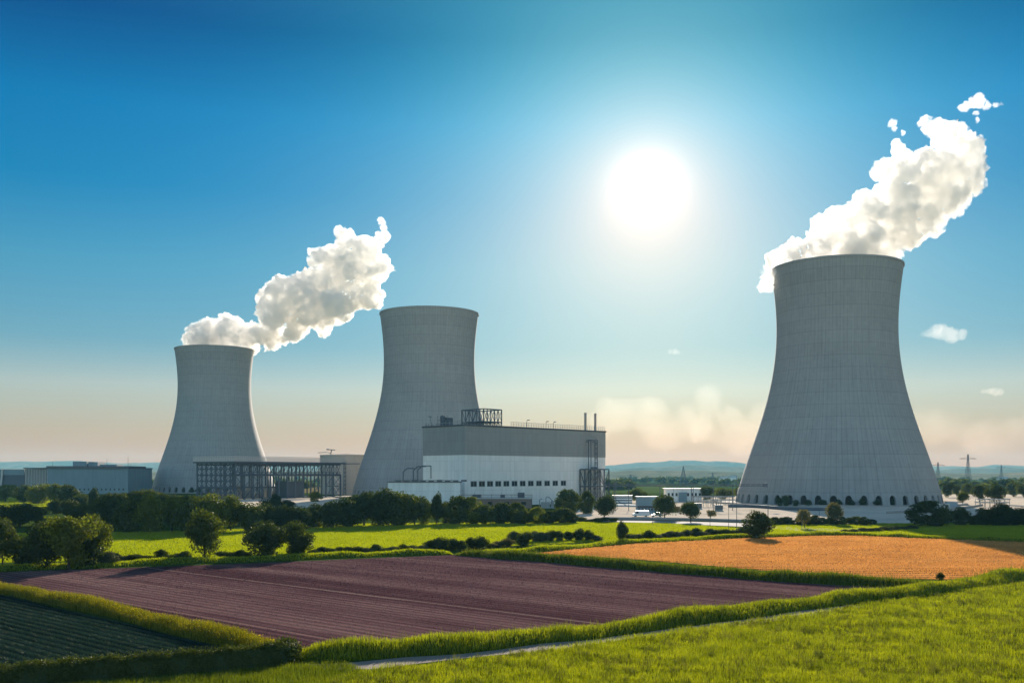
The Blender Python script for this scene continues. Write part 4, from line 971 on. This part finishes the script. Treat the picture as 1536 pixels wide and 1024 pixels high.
rack(1085, 756.5, 12, 4, 4.5, 5, 'pale steel pipe rack nearest the left foot of the largest tower')
rack(1492, 760, 16, 5, 4.0, 6, 'low pale pipe rack behind the thick hedge at the right edge')
def transformer(px, py, label):
    x, y = spot(px, py); t = thing('transformer', label, 'transformer', (x, y, 0), 0, 'transformers in the yard')
    m = MB(); m.box(-1.8, 1.8, -1, 1, .3, 3.0); m.box(-2.1, 2.1, -1.2, 1.2, 0, .3); m.build('tank', M['galv'], t)
    m = MB()
    for i in range(7): a = -1.6+i*.53; m.box(a, a+.12, -1.5, -1.0, .6, 2.7)
    m.build('cooling_fins', M['steel'], t)
    for i in range(3): MB().lathe([(.16, 3.0), (.22, 3.3), (.14, 3.6), (.2, 3.9), (.06, 4.4), (0, 4.4)], 10, (-1+i, 0, 0)).build('bushing', M['brown'], t)
transformer(1047, 763, 'grey transformer with three bushings behind the smaller round yard tree')
transformer(1078, 766, 'grey transformer with three bushings left of the dark yard wall')
def container(px, py, w, mat, label):
    x, y = spot(px, py); t = thing('container', label, 'container', (x, y, 0), .04, 'containers in the yard')
    m = MB(); m.box(-w/2, w/2, 0, 2.4, .1, 2.7); m.build('box', mat, t)
    m = MB()
    for i in range(int(w/.6)): a = -w/2+.2+i*.6; m.box(a, a+.22, -.07, -.005, .3, 2.55)
    m.build('ribbed_side', mat, t)
container(1416, 763, 6, M['pale'], 'pale container right of the foot of the largest tower')
container(1428, 760, 6, M['carblue'], 'blue grey container right of the pale container')
container(1010, 768, 6, M['rust'], 'rust brown container behind the two round yard trees')

# ---------------------------------------------------------------- trees and shrubs
def clump_crown(kind, seed, nleaf, leaf):
    """a crown of many leaf-sized faces on uneven clumps; unit height 1, unit width 1, standing on z = 0"""
    r = np.random.default_rng(seed)
    if kind == 'round':   zc, rz, rx, nc, cr = .60, .40, .5, 26, .26
    elif kind == 'broad': zc, rz, rx, nc, cr = .55, .45, .5, 30, .18
    elif kind == 'ovoid': zc, rz, rx, nc, cr = .54, .46, .5, 34, .18
    elif kind == 'loose': zc, rz, rx, nc, cr = .62, .37, .5, 20, .19
    elif kind == 'clipped': zc, rz, rx, nc, cr = .50, .49, .5, 60, .16
    else:                 zc, rz, rx, nc, cr = .46, .52, .5, 34, .20      # bush: leafy to the ground
    d = r.normal(size=(nc, 3)); d /= np.linalg.norm(d, axis=1)[:, None]
    q = (r.random(nc)**.45)*(1-cr*.9)
    if kind in ('clipped',): q = np.full(nc, 1-cr)
    c = d*q[:, None]*[rx, rx, rz]
    if kind == 'ovoid': c[:, :2] *= (1.12-.55*np.clip((c[:, 2]+rz)/(2*rz), 0, 1))[:, None]*1.1
    if kind == 'broad': c[:, 2] += (r.random(nc)-.5)*.1; c[:, :2] *= (1-.35*np.clip(-c[:, 2]/rz, 0, 1))[:, None]
    cs = cr*(.65+.7*r.random(nc)); 
    if kind == 'clipped': cs = np.full(nc, cr)
    w = cs**2; k = r.choice(nc, nleaf, p=w/w.sum())
    e = r.normal(size=(nleaf, 3)); e /= np.linalg.norm(e, axis=1)[:, None]
    rad = cs[k]*(.72+.34*r.random(nleaf)**.7)
    # a few leaves deeper inside, a few stray outside
    rad *= np.where(r.random(nleaf) < .28, r.random(nleaf)**.4*.8, 1.0); rad *= np.where(r.random(nleaf) < .06, 1.18, 1)
    p = c[k]+e*rad[:, None]*[1, 1, .82]; p[:, 2] += zc
    if kind in ('bush', 'clipped'): p[:, 2] = np.where(p[:, 2] < .02, .02+.1*r.random(nleaf), p[:, 2])
    p = p[p[:, 2] > 0]
    nrm = e[:len(p)]*1.0
    n = len(p); dd = r.normal(size=(n, 3))*.75+nrm*1.1; dd /= np.linalg.norm(dd, axis=1)[:, None]
    t = r.normal(size=(n, 3)); t -= dd*(t*dd).sum(1)[:, None]; t /= np.linalg.norm(t, axis=1)[:, None]; b = np.cross(dd, t)
    s = leaf*(.6+.8*r.random((n, 1))); v = np.empty((n, 4, 3), np.float32)
    v[:, 0] = p-t*s; v[:, 1] = p-b*s*.6+dd*s*.15; v[:, 2] = p+t*s; v[:, 3] = p+b*s*.6+dd*s*.15
    return v.reshape(-1, 3), np.arange(n)[:, None]*4+np.array([[0, 1, 2, 3]])
def trunk_mb(kind, seed):
    r = random.Random(seed); m = MB(); top = {'round': .62, 'broad': .55, 'ovoid': .7, 'loose': .62}.get(kind, .4)
    pts = [Vector((0, 0, -.02)), Vector((r.uniform(-.01, .01), r.uniform(-.01, .01), .2)), Vector((r.uniform(-.03, .03), r.uniform(-.03, .03), top))]
    m.bar(pts[0], pts[1], .030, 8, .022); m.bar(pts[1], pts[2], .022, 8, .010)
    for i in range(8):
        z = r.uniform(.18, top*.95); a = r.uniform(0, 6.3); b = pts[1].lerp(pts[2], (z-.2)/(top-.2)) if z > .2 else Vector((0, 0, z)); l = r.uniform(.2, .36)
        m.bar(b, b+Vector((math.cos(a)*l, math.sin(a)*l, l*r.uniform(.4, .9))), .011, 5, .004)
    return m
M['leaf_dark'] = leafmat('leaf_dark', (.014, .030, .012), (.085, .102, .015), .40, (1.12, 1.16, .35), scale=.05)
M['leaf_mid'] = leafmat('leaf_mid', (.020, .040, .010), (.13, .145, .017), .42, (1.12, 1.16, .35), scale=.05)
M['leaf_yellow'] = leafmat('leaf_yellow', (.045, .065, .010), (.22, .235, .02), .43, (1.12, 1.15, .3), scale=.05)
M['leaf_grey'] = leafmat('leaf_grey', (.045, .060, .030), (.10, .115, .055), .30, (1.2, 1.1, .6), scale=.05)
M['leaf_pale'] = leafmat('leaf_pale', (.085, .085, .030), (.19, .17, .06), .42, (1.2, 1.1, .5), scale=.05)
PROTO = {}
SPEC = {'round': (6500, .031), 'broad': (8500, .026), 'ovoid': (7000, .027), 'loose': (3400, .030), 'clipped': (6500, .033), 'bush': (6000, .033)}
def proto(kind, var, mat):
    key = (kind, var, mat)
    if key not in PROTO:
        base = (kind, var)
        if base not in PROTO:
            n, l = SPEC[kind]; PROTO[base] = clump_crown(kind, hash_(kind)+var*13, n, l)
        v, f = PROTO[base]; me = npmesh('crown', v, [f]); me.materials.append(M[mat]); PROTO[key] = me
    return PROTO[key]
def hash_(s): return sum(ord(c)*(i+3) for i, c in enumerate(s))
TRUNK = {}
def trunk(kind, var):
    if (kind, var) not in TRUNK:
        o = trunk_mb(kind, hash_(kind)+var).build('trunk', M['bark']); TRUNK[(kind, var)] = o.data; bpy.data.objects.remove(o)
    return TRUNK[(kind, var)]
CNT = [0]
def tree(px, base, top, width, kind, mat, label, name='tree', group=None, D=None):
    """stands where the ground shows its foot; height and spread from the picture rows it covers"""
    CNT[0] += 1; D = D or F*H/(base-HY); h = (base-top)/F*D; w = width/F*D; var = CNT[0] % 3
    rz = (CNT[0]*2.399) % 6.283
    if kind in ('bush', 'clipped'):
        o = link(name, proto(kind, var, mat)); o.location = (XA(px, D), D, -.03); o.rotation_euler = (0, 0, rz); o.scale = (w, w, h)
        return tag(o, label, 'tree' if name == 'tree' else 'shrub', group)
    t = thing(name, label, 'tree', (XA(px, D), D, 0), rz, group); t.scale = (w, w, h)
    link('crown', proto(kind, var, mat), None, t); link('trunk', trunk(kind, var), None, t)
    return t
ORD = 'first second third fourth fifth sixth seventh eighth ninth tenth eleventh twelfth thirteenth fourteenth fifteenth sixteenth seventeenth eighteenth nineteenth twentieth'.split()
LOOK = {'leaf_dark': 'dark green', 'leaf_mid': 'mid green', 'leaf_yellow': 'yellow green', 'leaf_grey': 'grey green', 'leaf_pale': 'pale'}
SHAPE = {'round': 'round', 'broad': 'broad', 'ovoid': 'tall oval', 'loose': 'thin', 'clipped': 'rounded', 'bush': 'bushy'}
# near trees on the left
G1 = 'near trees and bushes along the hedgerow'
tree(4, 848, 777, 46, 'broad', 'leaf_mid', 'mid green tree cut off by the left edge of the picture', group=G1)
tree(70, 852, 776, 76, 'broad', 'leaf_dark', 'broad dark tree, left of the big sunlit pair by the ploughed field', group=G1)
tree(103, 853, 766, 84, 'broad', 'leaf_yellow', 'biggest near tree with a yellow green sunlit crown, left one of the pair', group=G1)
tree(141, 846, 771, 58, 'broad', 'leaf_yellow', 'near tree with a yellow green crown, right one of the sunlit pair', group=G1)
tree(34, 850, 800, 60, 'bush', 'leaf_dark', 'low dark thicket at the foot of the big left trees', 'bush', G1)
tree(128, 850, 808, 50, 'bush', 'leaf_dark', 'low dark bush under the sunlit pair of trees', 'bush', G1)
tree(160, 848, 826, 34, 'bush', 'leaf_grey', 'small grey green bush right of the sunlit pair of trees', 'bush', G1)
tree(307, 839, 763, 60, 'ovoid', 'leaf_mid', 'tall oval dark tree standing alone in the hedgerow of the bright green field', group=G1)
tree(397, 836, 783, 62, 'bush', 'leaf_dark', 'round dark tree, left one of the two touching in the hedgerow', 'bush', G1)
tree(445, 834, 783, 50, 'loose', 'leaf_mid', 'loose airy tree, right one of the two touching in the hedgerow', group=G1)
tree(448, 835, 800, 40, 'bush', 'leaf_dark', 'low bush in the foot of the loose airy hedgerow tree', 'bush', G1)
tree(934, 811, 779, 19, 'ovoid', 'leaf_dark', 'small dark egg shaped tree alone at the edge of the bright green field', group=G1)
tree(1137, 807, 766, 47, 'bush', 'leaf_dark', 'big round dark bush at the right end of the bright green field', 'bush', G1)
tree(1395, 789, 752, 62, 'clipped', 'leaf_dark', 'big round dark bush before the right foot of the largest tower', 'bush', G1)
tree(1411, 870.5, 858, 13, 'bush', 'leaf_dark', 'tiny dark bush at the near corner of the orange stubble field', 'bush', G1)
# hedgerow shrubs along the near edge of the bright green field
rr = random.Random(5)
def shrub_row(pts, step, hpx, label, group, mats, cap=99, name='shrub', kind='bush'):
    c = 0; (x0, y0), rest = pts[0], pts[1:]; x = x0
    xs = [a for a, b in pts]; ys = [b for a, b in pts]
    while x < xs[-1] and c < cap:
        y = float(np.interp(x, xs, ys))+rr.uniform(-.8, .8); h = hpx*rr.uniform(.65, 1.35); tree(x, y, y-h, step*rr.uniform(1.2, 1.9), kind, rr.choice(mats), f'{ORD[c]} {label}', name, group); x += step*rr.uniform(.75, 1.2); c += 1
shrub_row([(172, 843), (285, 838.5)], 13, 13, 'low shrub from the left in the hedgerow left of the tall oval tree', 'hedgerow shrubs left of the tall oval tree', ['leaf_dark', 'leaf_mid'])
shrub_row([(332, 836), (372, 834.5)], 13, 12, 'low shrub from the left just right of the tall oval tree', 'hedgerow shrubs right of the tall oval tree', ['leaf_dark'])
shrub_row([(470, 831), (640, 827)], 13, 11, 'low shrub from the left right of the loose airy hedgerow tree', 'hedgerow shrubs below the middle of the bright green field', ['leaf_dark', 'leaf_mid', 'leaf_grey'])
shrub_row([(648, 826), (725, 823)], 15, 17, 'dark shrub from the left in the taller hedgerow by the field gap', 'taller hedgerow shrubs by the field gap', ['leaf_dark'])
shrub_row([(735, 821), (775, 819)], 14, 11, 'pale dry reed clump from the left beside the gap in the hedges', 'pale reed clumps by the gap', ['leaf_pale'], name='reed_clump')
shrub_row([(770, 814), (830, 811), (905, 810)], 14, 14, 'shrub from the left in the hedgerow left of the egg shaped tree', 'hedgerow shrubs left of the egg shaped tree', ['leaf_dark', 'leaf_grey'])
shrub_row([(945, 810), (1000, 807), (1055, 804), (1115, 802.5)], 13, 10, 'low shrub from the left in the hedgerow before the big round bush', 'hedgerow shrubs left of the big round bush', ['leaf_grey', 'leaf_dark', 'leaf_grey'])
tree(788, 818, 796, 26, 'bush', 'leaf_dark', 'taller dark bush in the hedgerow under the end of the round shrub line', 'bush', G1)
tree(974, 810, 795, 22, 'bush', 'leaf_dark', 'pointed dark bush in the hedgerow just right of the small egg shaped tree', 'bush', G1)
# low hedges by the yard
shrub_row([(1162, 786.5), (1230, 786.5), (1312, 786.5)], 10, 11, 'clipped bush from the left in the hedge between yard and lawn', 'bushes of the yard hedge', ['leaf_dark', 'leaf_dark', 'leaf_mid'], kind='clipped')
shrub_row([(872, 781), (925, 781.5)], 12, 5.5, 'very low bush from the left in the hedge below the white car', 'low bushes below the car', ['leaf_mid', 'leaf_dark'])
shrub_row([(1268, 798.5), (1320, 796), (1372, 793)], 12, 5.5, 'low grey scrub plant from the left on the lawn by the dark bush', 'grey scrub on the lawn', ['leaf_grey'])
shrub_row([(1440, 787), (1480, 787.5), (1545, 788)], 19, 21, 'dark bush from the left in the thick hedge at the right edge', 'bushes of the thick right hedge', ['leaf_dark'])
tree(1503, 785, 754, 36, 'bush', 'leaf_dark', 'tall dark bush rising from the thick hedge at the right edge', 'bush', G1)
tree(1532, 786, 759, 30, 'bush', 'leaf_dark', 'dark bush cut off by the right edge above the thick hedge', 'bush', G1)
# the wood before the left tower and the lattice hall
def wood(rows, where, group, name='tree'):
    for i, (px, base, top, w, kind, mat) in enumerate(rows):
        if kind == 'broad' and i % 3 and 'behind' not in where: kind = 'bush'; base += 1
        sh_ = 'narrow' if kind == 'ovoid' and w < 30 else SHAPE[kind]
        tree(px, base, top, w, kind, mat, f'{sh_} {LOOK[mat]} tree, {ORD[i]} from the left {where}', name, group)
D_, Mi, Y = 'leaf_dark', 'leaf_mid', 'leaf_yellow'
wood([(8, 752, 724, 42, 'broad', Y), (40, 753, 727, 38, 'bush', Mi), (62, 754, 724, 40, 'broad', Y), (84, 756, 722, 34, 'broad', Y), (104, 758, 726, 34, 'broad', D_), (122, 762, 740, 36, 'bush', D_), (141, 764, 730, 20, 'ovoid', D_)],
     'before the works hall', 'trees before the works hall')
wood([(6, 792, 757, 46, 'bush', D_), (30, 790, 753, 48, 'broad', D_), (55, 788, 756, 40, 'broad', Mi), (84, 770, 749, 26, 'bush', D_), (104, 776, 748, 30, 'broad', D_), (128, 792, 752, 46, 'broad', D_), (152, 796, 748, 44, 'broad', Mi)],
     'behind the big sunlit pair', 'trees behind the sunlit pair')
wood([(172, 772, 737, 44, 'broad', D_), (198, 768, 733, 44, 'broad', D_), (222, 768, 733, 40, 'broad', Mi), (250, 770, 738, 40, 'broad', D_), (278, 770, 740, 40, 'broad', Mi), (300, 766, 744, 34, 'broad', D_), (405, 768, 746, 30, 'bush', D_), (428, 766, 748, 28, 'broad', D_)],
     'behind the wood before the farthest tower', 'back row of the wood before the farthest tower')
wood([(170, 797, 744, 52, 'broad', D_), (198, 797, 742, 50, 'broad', Mi), (228, 797, 741, 52, 'broad', Y), (258, 797, 745, 50, 'broad', Y), (288, 797, 743, 52, 'broad', Mi), (318, 797, 742, 50, 'broad', Y), (346, 796, 742, 48, 'broad', Y), (372, 795, 752, 46, 'broad', Mi), (398, 794, 756, 42, 'bush', D_), (422, 793, 757, 40, 'bush', D_), (446, 792, 757, 40, 'broad', D_)],
     'in front in the farthest tower\'s wood', 'front row of the wood before the farthest tower')
wood([(472, 790, 756, 42, 'bush', D_), (496, 790, 750, 44, 'broad', D_), (520, 789, 744, 46, 'broad', D_), (546, 788, 733, 56, 'broad', D_), (574, 787, 732, 54, 'broad', D_), (602, 787, 735, 52, 'broad', Mi), (622, 787, 740, 40, 'broad', D_), (637, 786, 747, 26, 'bush', Y), (655, 786, 738, 20, 'ovoid', D_), (669, 785, 753, 22, 'bush', D_), (685, 786, 744, 40, 'clipped', Mi), (708, 786, 746, 36, 'clipped', Y), (730, 786, 756, 30, 'clipped', Mi), (752, 785, 754, 34, 'clipped', D_), (774, 785, 754, 34, 'clipped', Mi), (786, 786, 766, 28, 'clipped', D_), (806, 785, 760, 26, 'clipped', Y), (824, 785, 766, 26, 'clipped', D_), (843, 784, 761, 36, 'clipped', Mi), (858, 784, 769, 20, 'clipped', D_)],
     'in the line before the turbine hall', 'line of trees and shrubs before the turbine hall')
tree(414, 762, 740, 18, 'ovoid', D_, 'small dark tree standing alone at the foot of the lattice steel hall', group=G1)
tree(472, 752, 737, 22, 'bush', Y, 'small yellow green bush at the right foot of the lattice steel hall', 'bush', G1)
# yard trees
G2 = 'trees planted about the yard'
tree(852, 771, 734, 37, 'clipped', Mi, 'clipped round tree, left one of the pair at the right end of the turbine hall', 'yard_tree', G2)
tree(880, 770, 737, 24, 'clipped', Mi, 'clipped round tree, right one of the pair at the right end of the turbine hall', 'yard_tree', G2)
tree(906.5, 779, 743, 33, 'round', D_, 'dark street tree with a bare trunk right of the white car', 'yard_tree', G2)
tree(997, 779, 741, 35, 'round', D_, 'larger round yard tree with a bare trunk right of the site cabin', 'yard_tree', G2)
tree(1036, 783, 751, 33, 'round', D_, 'smaller round yard tree on a short trunk before the white pavilion', 'yard_tree', G2)
tree(1066, 779, 764, 15, 'loose', 'leaf_pale', 'tiny pale sapling on the road edge right of the round yard trees', 'yard_tree', G2)
tree(955, 754, 732, 30, 'broad', Mi, 'mid green tree left behind the site cabin under the gantry', 'yard_tree', G2)
tree(1060, 752, 728, 24, 'broad', Mi, 'taller green tree right of the white pavilion under the gantry', 'yard_tree', G2)
tree(1085, 750, 730, 30, 'broad', Y, 'light green tree nearest the left foot of the largest tower', 'yard_tree', G2)
tree(1110, 749, 731, 26, 'broad', Y, 'light green tree half hidden behind the left foot of the largest tower', 'yard_tree', G2)
tree(1207, 792, 762, 24, 'loose', 'leaf_pale', 'pale thin young tree before the largest tower, left one of two', 'yard_tree', G2)
tree(1253, 786, 754, 25, 'round', 'leaf_pale', 'pale round young tree before the largest tower, right one of two', 'yard_tree', G2)
# shrubs against the right tower's foot
tx, ty = TW['right']
for i, (px, top, w) in enumerate(((1169, 740.5, 11), (1178, 737, 12), (1194, 745, 12), (1212, 744.5, 12), (1234, 744, 12), (1257, 744.5, 12), (1277, 745, 11), (1293, 743, 12), (1315, 745, 12), (1339, 743, 13), (1363, 744, 12), (1379, 744, 11))):
    dx = XA(px, 540); yy = ty-math.sqrt(max(0, (TR(0)+5)**2-(px/F*ty-CX/F*ty-tx)**2)); D = yy
    tree(px, HY+F*(H-.5)/D, top+3, w, 'bush', D_, f'{ORD[i]} small dark bush from the left at the foot of the largest tower', 'bush', 'bushes at the foot of the largest tower', D=D); bpy.data.objects[-1] if False else None
lx, ly = TW['left']
for i in range(7):
    px = 238+i*10; D = ly-math.sqrt((TR(0)+4)**2-(XA(px, ly)-lx)**2) if abs(XA(px, ly)-lx) < TR(0)+4 else ly
    tree(px, HY+F*H/D, 731+(i % 3), 10, 'bush', D_, f'{ORD[i]} small dark bush from the left at the foot of the farthest tower', 'bush', 'bushes at the foot of the farthest tower', D=D)
# trees right of the right tower
for px, base, top, w, k, mt, lb in ((1422, 746, 722, 18, 'broad', D_, 'dark tree touching the right flank of the largest tower'), (1435, 745, 724, 13, 'broad', Mi, 'slim tree right of the one touching the largest tower'),
        (1451, 744, 724, 18, 'broad', Mi, 'green tree straight below the tallest pylon'), (1444, 757, 736, 18, 'round', Mi, 'small round tree in front below the tallest pylon'),
        (1469, 752, 724, 24, 'broad', D_, 'dark tree, left one of the two big ones right of the tallest pylon'), (1495, 756, 725, 30, 'broad', D_, 'biggest dark tree right of the tallest pylon'),
        (1520, 745, 722, 22, 'broad', Mi, 'tree under the distant thin pylon near the right edge'), (1536, 746, 723, 20, 'broad', Mi, 'tree cut by the right edge below the hills')):
    tree(px, base, top, w, k, mt, lb, group='trees right of the largest tower')
# far woods on the plain, one mass
def far_wood(n, d0, d1, seed, name, gap=1.0):
    r = np.random.default_rng(seed); v = []; f = []; base = 0
    kinds = [clump_crown('bush', 900+i, 420, .10) for i in range(4)]
    for i in range(n):
        D = d0*(d1/d0)**r.random(); px = r.uniform(-120, 1660)
        if math.sin(px*.021+D*.004+seed)+math.sin(px*.007-D*.002) < -.5*gap: continue
        x = XA(px, D); h = r.uniform(8, 15); w = h*r.uniform(1.0, 2.2)
        if any(abs(x-a) < 85 and abs(D-b) < 85 for a, b in (TW['left'], TW['mid'], TW['right'])): continue
        cv, cf = kinds[i % 4]; v.append(cv*[w, w, h]+[x, D, -.3]); f.append(cf+base); base += len(cv)
    me = npmesh(name, np.concatenate(v), [np.concatenate(f)])
    return tag(link(name, me, M['leaf_mid']), kind='stuff')
far_wood(800, 1080, 4000, 3, 'far_woods')

# ---------------------------------------------------------------- the air
hm, nt = newmat('haze_air')
pv = mk(nt, 'ShaderNodeVolumePrincipled', {'Color': (.25, .70, 1.0, 1), 'Density': 0.00006, 'Anisotropy': 0.0, 'Absorption Color': (1, 1, 1, 1)})
outp(nt, vol=pv.outputs[0])
hz = MB(); hz.box(-8200, 8200, -400, 12700, -1.5, 262)
o = hz.build('haze', hm); tag(o, kind='stuff')
